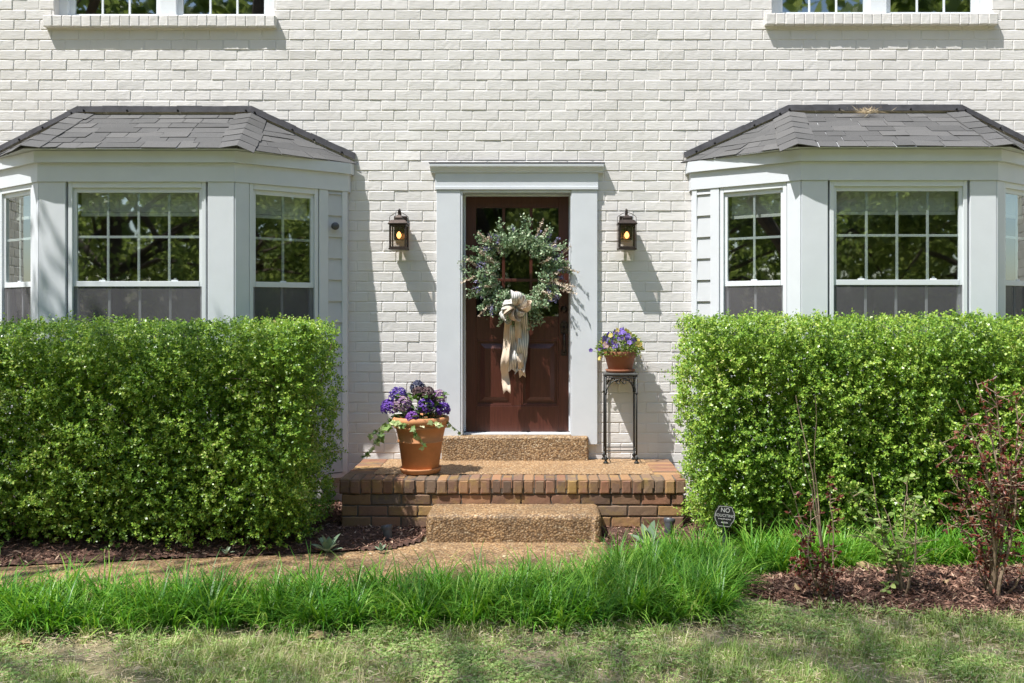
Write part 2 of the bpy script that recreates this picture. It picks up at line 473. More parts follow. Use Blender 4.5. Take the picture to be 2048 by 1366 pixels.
M = {
    'brick': painted_brick(),
    'trim': simple('white_trim_paint', (.65, .68, .715), .45, .03, 6, .08, 120),
    'vinyl': simple('white_vinyl', (.69, .725, .75), .35, .02, 6),
    'trim_flat': simple('siding_paint', (.54, .56, .58), .55, .03, 9, .08, 90),
    'glass': glass_pane(), 'dglass': glass_pane('door_glass', .12), 'screen': screen_mat(), 'lglass': clear_glass(),
    'blind': simple('blind_slats', (.82, .83, .81), .6, .05, 10),
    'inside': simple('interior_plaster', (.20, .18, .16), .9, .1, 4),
    'shingle': shingle_mat(),
    'flash': simple('flashing_metal', (.05, .05, .055), .85, .25, 14, .3, 40, 0, .15),
    'door': door_wood(),
    'bronze': simple('oil_rubbed_bronze', (.055, .042, .036), .42, .3, 40, .15, 90, .7),
    'iron': simple('black_iron', (.028, .029, .027), .45, .35, 50, .4, 110, .4),
    'blackpl': simple('black_plastic', (.075, .08, .09), .4, .2, 30),
    'stone': simple('stand_top_slate', (.10, .10, .095), .6, .3, 40, .3, 80),
    'pbrick': porch_brick(),
    'mortar': simple('weathered_mortar', (.11, .09, .07), .95, .35, 16, .6, 60),
    'agg_top': aggregate('pebble_concrete_porch', (1.06, .98, .90), .26, 80),
    'agg_step': aggregate('pebble_concrete_step', (.95, .88, .79), .52, 74),
    'agg_sill': aggregate('pebble_concrete_sill', (.98, .96, .93), .30, 78),
    'agg_walk': aggregate('pebble_concrete_walk', (1.05, .98, .88), .5, 75),
    'terra': terracotta('terracotta_orange', (.54, .24, .10)),
    'terra2': terracotta('terracotta_brown', (.27, .10, .050)),
    'soil': simple('potting_soil', (.035, .024, .016), .95, .4, 40, .6, 80),
    'lawn': lawn_mat(), 'mulch': mulch_mat(),
    'hedge': leafmat('boxwood_leaf', [(0, (.048, .12, .018)), (.3, (.125, .25, .03)), (.6, (.245, .40, .048)), (.84, (.43, .55, .10)), (.95, (.62, .64, .24)), (1, (.52, .38, .20))], .34, .26, patch=.3, spec=.4),
    'cane_tan': simple('shrub_cane', (.26, .19, .125), .85, .3, 60),
    'twig': simple('twig_bark', (.10, .075, .05), .9, .3, 60),
    'liriope': leafmat('liriope_blade', [(0, (.032, .13, .018)), (.3, (.085, .25, .027)), (.6, (.16, .36, .042)), (.84, (.30, .49, .08)), (.93, (.50, .57, .2)), (1, (.57, .46, .25))], .38, .32, patch=.3, patch_scale=1.6, spec=.28),
    'grass': leafmat('lawn_blade', [(0, (.16, .30, .06)), (.4, (.29, .43, .10)), (.62, (.42, .48, .17)), (.75, (.60, .54, .30)), (1, (.74, .66, .46))], .55, .25, patch=.4, patch_scale=2.6),
    'clover': leafmat('clover_leaf', [(0, (.15, .28, .07)), (.6, (.30, .44, .12)), (1, (.50, .57, .24))], .55, .3),
    'straw': leafmat('dead_straw', [(0, (.34, .25, .14)), (.5, (.60, .48, .30)), (1, (.74, .64, .46))], .8, .15),
    'chip': leafmat('bark_chip', [(0, (.06, .031, .022)), (.4, (.17, .085, .058)), (.75, (.30, .165, .115)), (.95, (.46, .30, .21)), (1, (.60, .46, .32))], .85, .0),
    'redleaf': leafmat('burgundy_leaf', [(0, (.06, .016, .012)), (.5, (.15, .038, .025)), (.85, (.25, .075, .045)), (1, (.34, .17, .09))], .4, .3),
    'roseleaf': leafmat('rose_leaf', [(0, (.14, .23, .05)), (.6, (.26, .37, .09)), (1, (.42, .50, .18))], .45, .3),
    'sage': leafmat('woolly_leaf', [(0, (.13, .20, .12)), (.6, (.22, .30, .20)), (1, (.33, .40, .29))], .8, .2),
    'pansyleaf': leafmat('pansy_leaf', [(0, (.09, .17, .03)), (.6, (.20, .32, .05)), (1, (.36, .42, .11))], .5, .3),
    'ivy': leafmat('variegated_ivy', [(0, (.08, .16, .04)), (.35, (.20, .31, .09)), (.7, (.46, .54, .24)), (1, (.72, .72, .46))], .45, .25),
    'hydleaf': leafmat('hydrangea_leaf', [(0, (.03, .075, .018)), (.7, (.07, .14, .03)), (1, (.18, .26, .05))], .45, .2),
    'wreathleaf': leafmat('wreath_boxwood', [(0, (.11, .20, .11)), (.45, (.26, .38, .21)), (.8, (.44, .55, .35)), (1, (.66, .73, .52))], .55, .25),
    'lavender': leafmat('lavender_bud', [(0, (.13, .13, .26)), (.6, (.25, .24, .42)), (1, (.42, .40, .56))], .8, .1),
    'bud': leafmat('cream_bud', [(0, (.44, .34, .26)), (.5, (.64, .54, .44)), (1, (.76, .70, .56))], .8, .15),
    'yellowsprig': leafmat('pale_yellow_sprig', [(0, (.42, .36, .16)), (1, (.66, .60, .34))], .8, .2),
    'cane': simple('grapevine_cane', (.09, .055, .035), .9, .3, 60),
    'stripe': ribbon_stripe('striped_ribbon', (.88, .85, .78), (.36, .35, .34), 6),
    'burlap': ribbon_stripe('burlap_ribbon', (.80, .66, .52), (.72, .58, .44), 14),
    'h_violet': leafmat('violet_petal', [(0, (.075, .025, .22)), (.5, (.15, .055, .40)), (1, (.27, .15, .52))], .6, .25),
    'h_blue': leafmat('blue_violet_petal', [(0, (.06, .03, .20)), (.6, (.11, .055, .33)), (1, (.20, .13, .42))], .6, .25),
    'h_purple': leafmat('purple_petal', [(0, (.11, .025, .22)), (.6, (.22, .06, .38)), (1, (.34, .16, .48))], .6, .25),
    'h_navy': leafmat('navy_petal', [(0, (.018, .02, .05)), (.6, (.045, .05, .10)), (1, (.10, .11, .17))], .7, .1),
    'h_brown': leafmat('dried_petal', [(0, (.04, .02, .03)), (.6, (.10, .06, .065)), (1, (.20, .13, .12))], .8, .1),
    'h_mauve': leafmat('mauve_petal', [(0, (.16, .07, .24)), (.5, (.30, .17, .32)), (.8, (.46, .34, .36)), (1, (.52, .45, .36))], .7, .2),
    'p_violet': leafmat('pansy_violet', [(0, (.16, .09, .42)), (1, (.34, .25, .62))], .6, .3),
    'p_yellow': leafmat('pansy_yellow', [(0, (.62, .50, .08)), (1, (.74, .66, .28))], .6, .3),
    'p_mixed': leafmat('pansy_pale', [(0, (.42, .22, .30)), (1, (.60, .48, .34))], .6, .3),
    'deadleaf': leafmat('dry_leaf', [(0, (.30, .20, .10)), (1, (.50, .38, .20))], .8, .15),
    'treeleaf': leafmat('tree_leaf', [(0, (.075, .12, .035)), (.5, (.18, .25, .07)), (1, (.36, .43, .15))], .5, .55, patch=.4, patch_scale=.35),
    'bark': simple('tree_bark', (.075, .055, .04), .95, .35, 9, .8, 25),
    'signblack': simple('sign_black', (.022, .022, .024), .35, .15, 30),
    'signwhite': simple('sign_white', (.52, .51, .48), .5, .05, 30),
    'bulb': emit('bulb_glow', (1.0, .42, .13), 2.6),
    'bulbsoft': emit('bulb_glass_glow', (1.0, .42, .12), 1.6),
}

# ------------------------------------------------------------------ the sun, the sky, the camera
AZ, EL = R(52.6), R(61.5)
to_sun = Vector((-math.sin(AZ) * math.cos(EL), -math.cos(AZ) * math.cos(EL), math.sin(EL)))
w = bpy.data.worlds.new('World'); scene.world = w; w.use_nodes = True
sky = w.node_tree.nodes.new('ShaderNodeTexSky'); sky.sky_type = 'NISHITA'; sky.sun_disc = False
sky.sun_elevation = EL; sky.sun_rotation = math.atan2(to_sun.x, to_sun.y)
bg = w.node_tree.nodes['Background']; bg.inputs[1].default_value = .15
w.node_tree.links.new(sky.outputs[0], bg.inputs[0])
sl = bpy.data.lights.new('sun', 'SUN'); sl.energy = 5.0; sl.angle = R(.5); sl.color = (1.0, .97, .93)
so = bpy.data.objects.new('sun', sl); so.rotation_euler = (-to_sun).to_track_quat('-Z', 'Y').to_euler(); so.location = (-8, -8, 14); col.objects.link(so)
cd = bpy.data.cameras.new('camera'); cam = bpy.data.objects.new('camera', cd); col.objects.link(cam)
cam.location = (0, CAMY, CAMZ); cam.rotation_euler = (R(90), 0, 0)
cd.sensor_width = 36; cd.lens = F / 2048 * 36; cd.shift_x = (1024 - VX) / 2048; cd.shift_y = (VY - 683) / 2048
cd.clip_start = .05; cd.clip_end = 600
scene.camera = cam
vs = scene.view_settings
vs.view_transform = 'Standard'; vs.look = 'None'; vs.gamma = 1; vs.exposure = 0.58; vs.use_curve_mapping = False
scene.cycles.max_bounces = 8; scene.cycles.transparent_max_bounces = 16

# ------------------------------------------------------------------ ground
def sheet(name, poly, z, mat, sub=0):
    mb = MB(); mb.add([(x, y, z) for x, y in poly], [tuple(range(len(poly)))])
    return tag(mb.build(name, mat), kind='structure')


sheet('lawn', [(-150, -150), (150, -150), (150, 60), (-150, 60)], -.012, M['lawn'])
walk_back = [(-6.5, -2.35), (-3.6, -2.02), (-2.6, -1.83), (-1.6, -1.66), (-1.05, -1.56), (-.86, -1.34)]
walk_poly = walk_back + [(.44, -1.34), (.46, -1.9), (.30, -2.45), (-.3, -2.78), (-1.6, -2.85), (-3.6, -2.98), (-6.5, -3.3)]
sheet('walkway', walk_poly, 0.0, M['agg_walk'])


def mulch_bed(name, poly, z, amp):
    """a mulch bed as a small mound with a rough surface"""
    xs = [p[0] for p in poly]; ys = [p[1] for p in poly]
    nx = int((max(xs) - min(xs)) / .035) + 2; ny = int((max(ys) - min(ys)) / .012) + 2
    X, Y = np.meshgrid(np.linspace(min(xs), max(xs), nx), np.linspace(min(ys), max(ys), ny))
    d = edge_dist(np.stack([X.ravel(), Y.ravel()], 1), poly)
    Z = z + np.clip(d, -.1, .25) * amp + rng.normal(0, .006, d.shape)
    V = np.stack([X.ravel(), Y.ravel(), Z], 1)
    idx = np.arange(nx * ny).reshape(ny, nx)
    Q = np.stack([idx[:-1, :-1], idx[:-1, 1:], idx[1:, 1:], idx[1:, :-1]], -1).reshape(-1, 4)
    keep = (d[Q] > -.004).any(1)
    me = np_mesh(name, V, Q[keep])
    return tag(link(name, me, None, M['mulch'], True), kind='structure')


def edge_dist(P, poly):
    """signed distance to the polygon edge, positive inside"""
    P = np.asarray(P); poly = np.asarray(poly, float); n = len(poly)
    d = np.full(len(P), 1e9); inside = np.zeros(len(P), bool)
    for i in range(n):
        a, b = poly[i], poly[(i + 1) % n]
        ab = b - a; t = np.clip(((P - a) @ ab) / (ab @ ab), 0, 1)
        d = np.minimum(d, np.linalg.norm(P - a - t[:, None] * ab, axis=1))
        c = ((a[1] > P[:, 1]) != (b[1] > P[:, 1]))
        with np.errstate(divide='ignore', invalid='ignore'):
            xi = (b[0] - a[0]) * (P[:, 1] - a[1]) / (b[1] - a[1] + 1e-12) + a[0]
        inside ^= c & (P[:, 0] < xi)
    return np.where(inside, d, -d)


def scatter(poly, n):
    xs = [p[0] for p in poly]; ys = [p[1] for p in poly]
    P = np.stack([rng.uniform(min(xs), max(xs), n), rng.uniform(min(ys), max(ys), n)], 1)
    return P[edge_dist(P, poly) > 0]


bed_left = [(x, y + .01) for x, y in walk_back] + [(-.86, -.95), (-1.45, -.95), (-1.45, .02), (-6.5, .02)]
bed_right = [(.44, -.96), (.46, -1.75), (1.0, -1.9), (5.5, -1.9), (5.5, .02), (1.05, .02), (1.05, -.96)]
isle = [(1.15, -2.55), (1.35, -2.25), (2.0, -2.02), (5.0, -1.95), (5.0, -3.0), (3.3, -2.98), (2.3, -3.0), (1.5, -2.85)]
mulch_bed('mulch_bed', bed_left, .012, .12)
mulch_bed('mulch_bed', bed_right, .012, .12)
mulch_bed('mulch_bed', isle, .004, .22)


def chips(n):
    parts = []
    for poly, k, z0, amp in ((bed_left, n, .012, .12), (bed_right, n // 2, .012, .12), (isle, n, .004, .22)):
        P2 = scatter(poly, k) ; e_ = len(P2) // 5; P2[:e_] += rng.normal(0, .06, (e_, 2)); P2 = P2[P2[:, 1] < -.01]; d = edge_dist(P2, poly)
        near = (d < .12) | (P2[:, 0] < -9); P3 = P2[near] + rng.normal(0, .035, (near.sum(), 2)); P2 = np.concatenate([P2, P3]); d = edge_dist(P2, poly); ok = d > -.07; P2, d = P2[ok], d[ok]
        P = np.column_stack([P2, z0 + np.clip(d, 0, .25) * amp + rng.uniform(.0, .014, len(P2))])
        a = rng.uniform(0, 2 * np.pi, len(P)); tl = rng.normal(0, .35, len(P))
        D = unit(np.stack([np.cos(a), np.sin(a), np.abs(tl)], 1))
        N = perp(D, unit(np.array([0, 0, 1.0]) + rng.normal(0, .5, (len(P), 3))))
        parts.append(leaf_geo(P, D, N, rng.uniform(.015, .06, len(P)), rng.uniform(.004, .012, len(P))))
    V, Q = merge(parts)
    o = link('mulch_chips', np_mesh('mulch_chips', V, Q), None, M['chip'])
    tag(o, 'shredded reddish brown bark mulch covering the planting beds', 'mulch', kind='stuff')


chips(22000)

# ------------------------------------------------------------------ the house
house = empty('brick_house', (0, .1, 0), 'white painted brick house with two bay windows and a dark wooden front door', 'house')
HW = dict(x0=-5.9, x1=5.7, z0=-.02, z1=5.9)
BC = (-3.152, 2.768)                                     # centres of the two bays
UW = ((-4.14, -2.275), (1.945, 3.81))                   # upper window openings
uz0 = (at(0, 33, 0).z, at(0, 29, 0).z)
openings = [(-.70, .25, .38, 2.64)]
for c in BC: openings.append((c - 1.44, c + 1.44, .3, 2.84))
for (a, b), z in zip(UW, uz0): openings.append((a, b, z, z + 1.55))
PX, PZ = 52.7 / 236, 20.15 / 236


def wall_cells(z0, z1):
    xs = sorted({HW['x0'], HW['x1'], *[o[0] for o in openings], *[o[1] for o in openings]})
    zs = sorted({z0, z1, *[o[2] for o in openings if z0 < o[2] < z1], *[o[3] for o in openings if z0 < o[3] < z1]})
    for xa, xb in zip(xs, xs[1:]):
        for za, zb in zip(zs, zs[1:]):
            cx, cz = (xa + xb) / 2, (za + zb) / 2
            if not any(o[0] < cx < o[1] and o[2] < cz < o[3] for o in openings):
                yield xa, xb, za, zb


mb = MB()
for xa, xb, za, zb in wall_cells(HW['z0'], HW['z1']):                      # painted mortar ground, front face only
    mb.quad((xa, .0042, za), (xb, .0042, za), (xb, .0042, zb), (xa, .0042, zb))
for o in openings[:1] + openings[3:]:                                       # masonry reveals
    x0, x1, z0, z1 = o
    mb.quad((x0, .0075, z0), (x0, .0075, z1), (x0, .2, z1), (x0, .2, z0))
    mb.quad((x1, .0075, z0), (x1, .2, z0), (x1, .2, z1), (x1, .0075, z1))
    mb.quad((x0, .0075, z1), (x1, .0075, z1), (x1, .2, z1), (x0, .2, z1))
zj0 = CAMZ + (VY - 19.3) / 236
row = int((HW['z0'] - zj0) / PZ) - 1
while zj0 + row * PZ < HW['z1']:
    z0 = zj0 + row * PZ; z1 = z0 + PZ
    k = round((zj0 - z0) / PZ)
    off = (763.3 - VX) / 236 + (0 if (k - 17) % 2 == 1 else PX / 2) + random.gauss(0, .006)
    i = int((HW['x0'] - off) / PX) - 1
    j = .0036
    prev = off + i * PX
    while prev < HW['x1']:
        nxt = off + (i + 1) * PX + random.gauss(0, .0035)
        segs = [(max(prev, HW['x0']), min(nxt, HW['x1']))]
        for ox0, ox1, oz0, oz1 in openings:
            if z0 + .02 < oz1 and z1 - .02 > oz0:
                new = []
                for a, b in segs:
                    if b <= ox0 or a >= ox1: new.append((a, b)); continue
                    if a < ox0: new.append((a, ox0 + j))
                    if b > ox1: new.append((ox1 - j, b))
                segs = new
        for a, b in segs:
            if b - a > .035 and z0 > HW['z0'] - .1:
                mb.brick((a + j, 0, z0 + j + random.gauss(0, .0006)), (1, 0, 0), (0, 0, 1), (0, -1, 0), b - a - 2 * j, PZ - 2 * j, .01, .0012)
        prev = nxt; i += 1
    row += 1
wall = mb.build('wall', M['brick'], house)
# plain back, sides, floors: what makes the rooms behind the panes dark
mb = MB()
for xa, xb, za, zb in wall_cells(HW['z0'], HW['z1']):
    mb.quad((xa, .2, za), (xa, .2, zb), (xb, .2, zb), (xb, .2, za))
mb.box(HW['x0'], HW['x0'] + .15, .21, 7.0, -.02, 5.9); mb.box(HW['x1'] - .15, HW['x1'], .21, 7.0, -.02, 5.9)
mb.box(HW['x0'] + .15, HW['x1'] - .15, 6.85, 7.0, -.02, 5.9)
mb.box(HW['x0'] + .15, HW['x1'] - .15, .21, 6.85, .2, .3); mb.box(HW['x0'] + .15, HW['x1'] - .15, .21, 6.85, 2.86, 3.05)
mb.box(-1.2, -1.1, .21, 6.85, .31, 2.85); mb.box(.95, 1.05, .21, 6.85, .31, 2.85)
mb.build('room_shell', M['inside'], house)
mb = MB()
mb.prism([(HW['x0'] - .3, -.35, 5.9), (HW['x0'] - .3, 7.35, 5.9), (HW['x0'] - .3, 3.5, 8.0)], (0, 0, 0), (HW['x1'] - HW['x0'] + .6, 0, 0))
mb.build('main_roof', M['shingle'], house)

# upper windows
def upper_window(x0, x1, zb, idx):
    zt = zb + 1.55; y0 = .085
    f = MB()
    f.box(x0, x0 + .075, y0, y0 + .1, zb, zt); f.box(x1 - .075, x1, y0, y0 + .1, zb, zt)
    f.box(x0 + .075, x1 - .075, y0, y0 + .1, zt - .075, zt)
    f.box(x0 + .075, x1 - .075, y0 - .02, y0 + .1, zb, zb + .022)
    xm = (x0 + x1) / 2
    f.box(xm - .07, xm + .07, y0, y0 + .1, zb + .022, zt - .075)
    fo = f.build('window', M['vinyl'], house, bevel=.003)
    for a, b in ((x0 + .075, xm - .07), (xm + .07, x1 - .075)):
        s = MB(); zs = zb + .022; zm = (zs + zt - .075) / 2
        for za, zc, yy in ((zs, zm + .02, y0 + .035), (zm - .02, zt - .075, y0 + .012)):
            t = .045
            s.box(a, a + t, yy, yy + .03, za, zc); s.box(b - t, b, yy, yy + .03, za, zc)
            s.box(a + t, b - t, yy, yy + .03, za, za + t * .8); s.box(a + t, b - t, yy, yy + .03, zc - t * .8, zc)
            for k in (1, 2):
                xx = a + t + (b - a - 2 * t) * k / 3; s.box(xx - .009, xx + .009, yy + .008, yy + .022, za + t * .8, zc - t * .8)
            zz = (za + zc) / 2; s.box(a + t, b - t, yy + .009, yy + .021, zz - .009, zz + .009)
        s.build('sash', M['vinyl'], fo, bevel=.002)
        p = MB()
        p.quad((a + .02, y0 + .048, zs + .01), (b - .02, y0 + .048, zs + .01), (b - .02, y0 + .048, zm + .01), (a + .02, y0 + .048, zm + .01))
        p.quad((a + .02, y0 + .028, zm), (b - .02, y0 + .028, zm), (b - .02, y0 + .028, zt - .09), (a + .02, y0 + .028, zt - .09))
        p.build('pane', M['glass'], fo)
    s = MB()                                                    # rowlock sill
    sx0, sx1 = x0 - .065, x1 + .025
    n = 24; pw = (sx1 - sx0) / n; top = zb - .008; hh = .092
    for i in range(n):
        s.brick((sx0 + i * pw + .003, -.062, top - hh + random.gauss(0, .001)), (1, 0, 0), (0, 0, 1), (0, -1, 0), pw - .006, hh, .15, .0016, 2, .005)
    s.box(sx0, sx1, -.056, .085, top - hh + .004, top - .003)
    s.build('sill', M['brick'], fo)


for (a, b), z, i in zip(UW, uz0, (0, 1)): upper_window(a, b, z, i)


# bay windows
def facet(p0, p1):
    p0, p1 = Vector(p0), Vector(p1); u = (p1 - p0).normalized(); n = Vector((u.y, -u.x))
    def fr(s, d, z):
        q = p0 + u * s + n * d
        return Vector((q.x, q.y, z))
    return fr, (p1 - p0).length


def bay(cx, dz, rx):
    HF, DX, P0, P1 = .757, .752, .08, .66
    A, B, C, D = (cx - HF - DX, -P0), (cx - HF, -P1), (cx + HF, -P1), (cx + HF + DX, -P0)
    fl, L1 = facet(A, B); ff, L2 = facet(B, C); frt, L3 = facet(C, D)
    ZB, ZF1, ZF0, ZE = .24, 2.635 + dz, 2.780 + dz, 2.868 + dz
    zs, zh = 1.10 + dz, 2.635 + dz
    body = MB()                                                   # posts, returns, apron below the windows
    body.box(A[0], A[0] + .02, -P0, -.002, ZB, ZE); body.box(D[0] - .02, D[0], -P0, -.002, ZB, ZE)
    body.prism([(A[0], -P0, 0), (B[0], B[1], 0), (C[0], C[1], 0), (D[0], -P0, 0)], (0, 0, ZB), (0, 0, ZB + .04))
    # front: two wide posts
    body.fbox(ff, -.0, .205, ZB + .04, ZF1, -.06, .012); body.fbox(ff, L2 - .205, L2, ZB + .04, ZF1, -.06, .012)
    body.fbox(ff, .205, L2 - .205, ZB + .04, zs - .03, -.06, 0)
    for fr, L, fl_ in ((fl, L1, True), (frt, L3, False)):
        q = (lambda a, b: (L - b, L - a)) if fl_ else (lambda a, b: (a, b))
        s0, s1 = q(0, .112); body.fbox(fr, s0, s1, ZB + .04, ZF1, -.06, .012)           # corner trim beside front post
        s0, s1 = q(.70, .78); body.fbox(fr, s0, s1, ZB + .04, ZF1, -.05, .010)          # casing on house side
        s0, s1 = q(.905, L); body.fbox(fr, s0, s1, ZB + .04, ZF1, -.05, .010)           # corner board
        s0, s1 = q(.112, .70); body.fbox(fr, s0, s1, ZB + .04, zs - .03, -.06, 0)
    bo = body.build('bay_window', M['trim'], house, bevel=.004)
    # lap siding strips
    for fr, L, fl_ in ((fl, L1, True), (frt, L3, False)):
        sd = MB(); q = (lambda a, b: (L - b, L - a)) if fl_ else (lambda a, b: (a, b))
        s0, s1 = q(.78, .905); z = ZB + .05
        while z < ZF1:
            z2 = min(z + .178, ZF1)
            sd.add([fr(s0, .008, z), fr(s1, .008, z), fr(s1, -.006, z2), fr(s0, -.006, z2), fr(s0, -.03, z), fr(s1, -.03, z), fr(s1, -.03, z2), fr(s0, -.03, z2)],
                   [(0, 1, 2, 3), (4, 5, 1, 0), (3, 2, 6, 7), (5, 4, 7, 6)])
            z = z2
        sd.build('siding', M['trim_flat'], bo)
    # fascia: two boards on each facet
    fa = MB()
    def mitre(d, za, zb):
        k = .33 * d; k2 = d * .9
        pts = [(A[0] - k2, -.004), (A[0] - k2 * .8, -P0 - d * .4), (B[0] - k, B[1] - d), (C[0] + k, C[1] - d), (D[0] + k2 * .8, -P0 - d * .4), (D[0] + k2, -.004)]
        ins = [(A[0] + .01, -.004), (A[0] + .01, -P0 + .02), (B[0] + .01, B[1] + .03), (C[0] - .01, C[1] + .03), (D[0] - .01, -P0 + .02), (D[0] - .01, -.004)]
        for i in range(5):
            a, b, c, e = pts[i], pts[i + 1], ins[i + 1], ins[i]
            fa.add([(*a, za), (*b, za), (*c, za), (*e, za), (*a, zb), (*b, zb), (*c, zb), (*e, zb)], [(0, 3, 2, 1), (4, 5, 6, 7), (0, 1, 5, 4), (2, 3, 7, 6)])
    mitre(.022, ZF1, ZF0 - .0015); mitre(.055, ZF0, ZE)
    fa.build('fascia', M['trim'], bo)

    def window(fr, s0, s1, cols):
        f = MB()                                                   # casing and frame
        f.fbox(fr, s0, s0 + .032, zs, zh, -.05, .004); f.fbox(fr, s1 - .032, s1, zs, zh, -.05, .004)
        f.fbox(fr, s0 + .032, s1 - .032, zh - .045, zh, -.05, .004); f.fbox(fr, s0 + .032, s1 - .032, zs - .03, zs + .02, -.05, .03)
        f.build('window_frame', M['vinyl'], bo, bevel=.003)
        a, b = s0 + .032, s1 - .032; zm = 1.842 + dz
        for za, zc, d0, scr in ((zm - .02, zh - .045, -.016, False), (zs + .02, zm + .018, -.036, True)):
            s = MB(); t = .026
            s.fbox(fr, a, a + t, za, zc, d0 - .03, d0); s.fbox(fr, b - t, b, za, zc, d0 - .03, d0)
            s.fbox(fr, a + t, b - t, za, za + .042, d0 - .03, d0 + (.004 if not scr else 0)); s.fbox(fr, a + t, b - t, zc - .036, zc, d0 - .03, d0)
            for k in range(1, cols):
                ss = a + t + (b - a - 2 * t) * k / cols; s.fbox(fr, ss - .010, ss + .010, za + .042, zc - .036, d0 - .024, d0 - .012)
            zz = (za + .042 + zc - .036) / 2; s.fbox(fr, a + t, b - t, zz - .010, zz + .010, d0 - .023, d0 - .013)
            if not scr:
                for kk in (.22, .78) if cols > 2 else (.5,):       # sash locks
                    ss = a + (b - a) * kk; s.fbox(fr, ss - .025, ss + .025, za + .042, za + .052, d0 - .028, d0 - .005); s.fbox(fr, ss - .008, ss + .012, za + .052, za + .066, d0 - .025, d0 - .012)
            s.build('sash', M['vinyl'], bo, bevel=.002)
            p = MB(); dd = d0 - .018 if scr else d0 - .010
            p.quad(fr(a + .01, dd, za + .02), fr(b - .01, dd, za + .02), fr(b - .01, dd, zc - .01), fr(a + .01, dd, zc - .01)); p.build('pane', M['glass'], bo)
            if scr:
                p = MB(); p.quad(fr(a, -.018, za), fr(b, -.018, za), fr(b, -.018, zc - .03), fr(a, -.018, zc - .03)); p.build('insect_screen', M['screen'], bo)
        bl = MB(); z = zh - .07; k = 0
        while z > zh - .235:
            bl.fbox(fr, a + .02, b - .02, z - .003, z + .013, -.105 - .012, -.105); z -= .017; k += 1
        bl.fbox(fr, a + .02, b - .02, z - .016, z + .010, -.125, -.095)
        bl.build('blind', M['blind'], bo)

    window(ff, .222, L2 - .222, 4)
    window(fl, L1 - .694, L1 - .117, 2); window(frt, .117, .694, 2)

    # roof: courses of shingle tabs on three slopes, hip caps, flashing
    ZT = 3.290 + dz; E = .785; ex = .815; tw = .735; ZV = 2.873 + dz
    eFL, eFR = Vector((cx - ex, -E, ZV)), Vector((cx + ex, -E, ZV))
    tL, tR = Vector((cx + rx - tw, -.012, ZT)), Vector((cx + rx + tw, -.012, ZT))
    wL, wR = Vector((cx - 1.60, -.03, ZV - .005)), Vector((cx + 1.60, -.03, ZV - .005))
    deck = MB()
    for q in ([eFL, eFR, tR, tL], ): deck.quad(*q)
    deck.add([eFR, wR, tR], [(0, 1, 2)]); deck.add([wL, eFL, tL], [(0, 1, 2)])
    deck.add([wL, eFL, eFR, wR], [(3, 2, 1, 0)])
    rf = MB()
    def slope(a, b, c, d, rows):
        """a-b eave, c above b, d above a"""
        n = (b - a).cross(d - a).normalized()
        if n.z < 0: n = -n
        for r in range(rows):
            v0, v1 = r / rows, min(1.0, (r + 1.35) / rows)
            la, lb = a.lerp(d, v0), b.lerp(c, v0); ua, ub = a.lerp(d, v1), b.lerp(c, v1)
            W = (lb - la).length; s = -random.uniform(0, .2)
            while s < W:
                wd = random.choice((.15, .22, .28, .34)); s0, s1 = max(s, 0), min(s + wd, W)
                if s1 - s0 > .02:
                    f0, f1 = s0 / W, s1 / W; g = .002
                    lift = .008 + random.uniform(-.002, .002) + (.004 if random.random() < .35 else 0)
                    dn = (la - ua).normalized() * random.uniform(-.004, .006)
                    p = [la.lerp(lb, f0 + g) + dn, la.lerp(lb, f1 - g) + dn, ua.lerp(ub, f1 - g), ua.lerp(ub, f0 + g)]
                    sag = random.uniform(-.004, .004)
                    top = [p[0] + n * lift, p[1] + n * (lift + sag), p[2] + n * .006, p[3] + n * .006]
                    bot = [p[0] + n * (lift - .007), p[1] + n * (lift + sag - .007), p[2], p[3]]
                    rf.add(top + bot, [(0, 1, 2, 3), (4, 5, 1, 0), (5, 6, 2, 1), (7, 4, 0, 3)])
                s += wd
    slope(eFL, eFR, tR, tL, 7)
    slope(eFR, wR, tR.lerp(wR, .02), tR, 7); slope(wL, eFL, tL, tL.lerp(wL, .02), 7)
    for e, tp, sg, wv in ((eFR, tR, 1, wR), (eFL, tL, -1, wL)):     # hip caps, folded over the ridge line
        nf = Vector((0, -(ZT - ZV), E)).normalized()
        ns = (wv - e).cross(tp - e).normalized()
        if ns.z < 0: ns = -ns
        ax = (tp - e).normalized(); up = (nf + ns).normalized()
        df = ax.cross(nf).normalized(); ds = ns.cross(ax).normalized()
        if df.x * sg > 0: df = -df
        if ds.x * sg < 0: ds = -ds
        Lh = (tp - e).length; k = 6
        for i in range(k):
            a0 = e + ax * (Lh * i / k - .015); a1 = e + ax * min(Lh, Lh * (i + 1.3) / k)
            wd = .135 + random.uniform(-.01, .01); hi, lo = .021, .014
            top = [a0 + df * wd + nf * (hi - .004), a0 + up * (hi + .012), a0 + ds * wd + ns * (hi - .004), a1 + df * wd + nf * lo, a1 + up * (lo + .012), a1 + ds * wd + ns * lo]
            bot = [p - up * .007 for p in top]
            rf.add(top + bot, [(0, 1, 4, 3), (1, 2, 5, 4), (7, 1, 0, 6), (8, 2, 1, 7), (6, 0, 3, 9), (8, 11, 5, 2)])
    ro = rf.build('roof', M['shingle'], bo)
    deck.build('roof_deck', M['trim_flat'], bo)
    fm = MB()                                                     # flashing: dark metal strip bent against the wall
    tops = [wL + Vector((.03, .02, .02)), tL, tR, wR + Vector((-.03, .02, .02))]
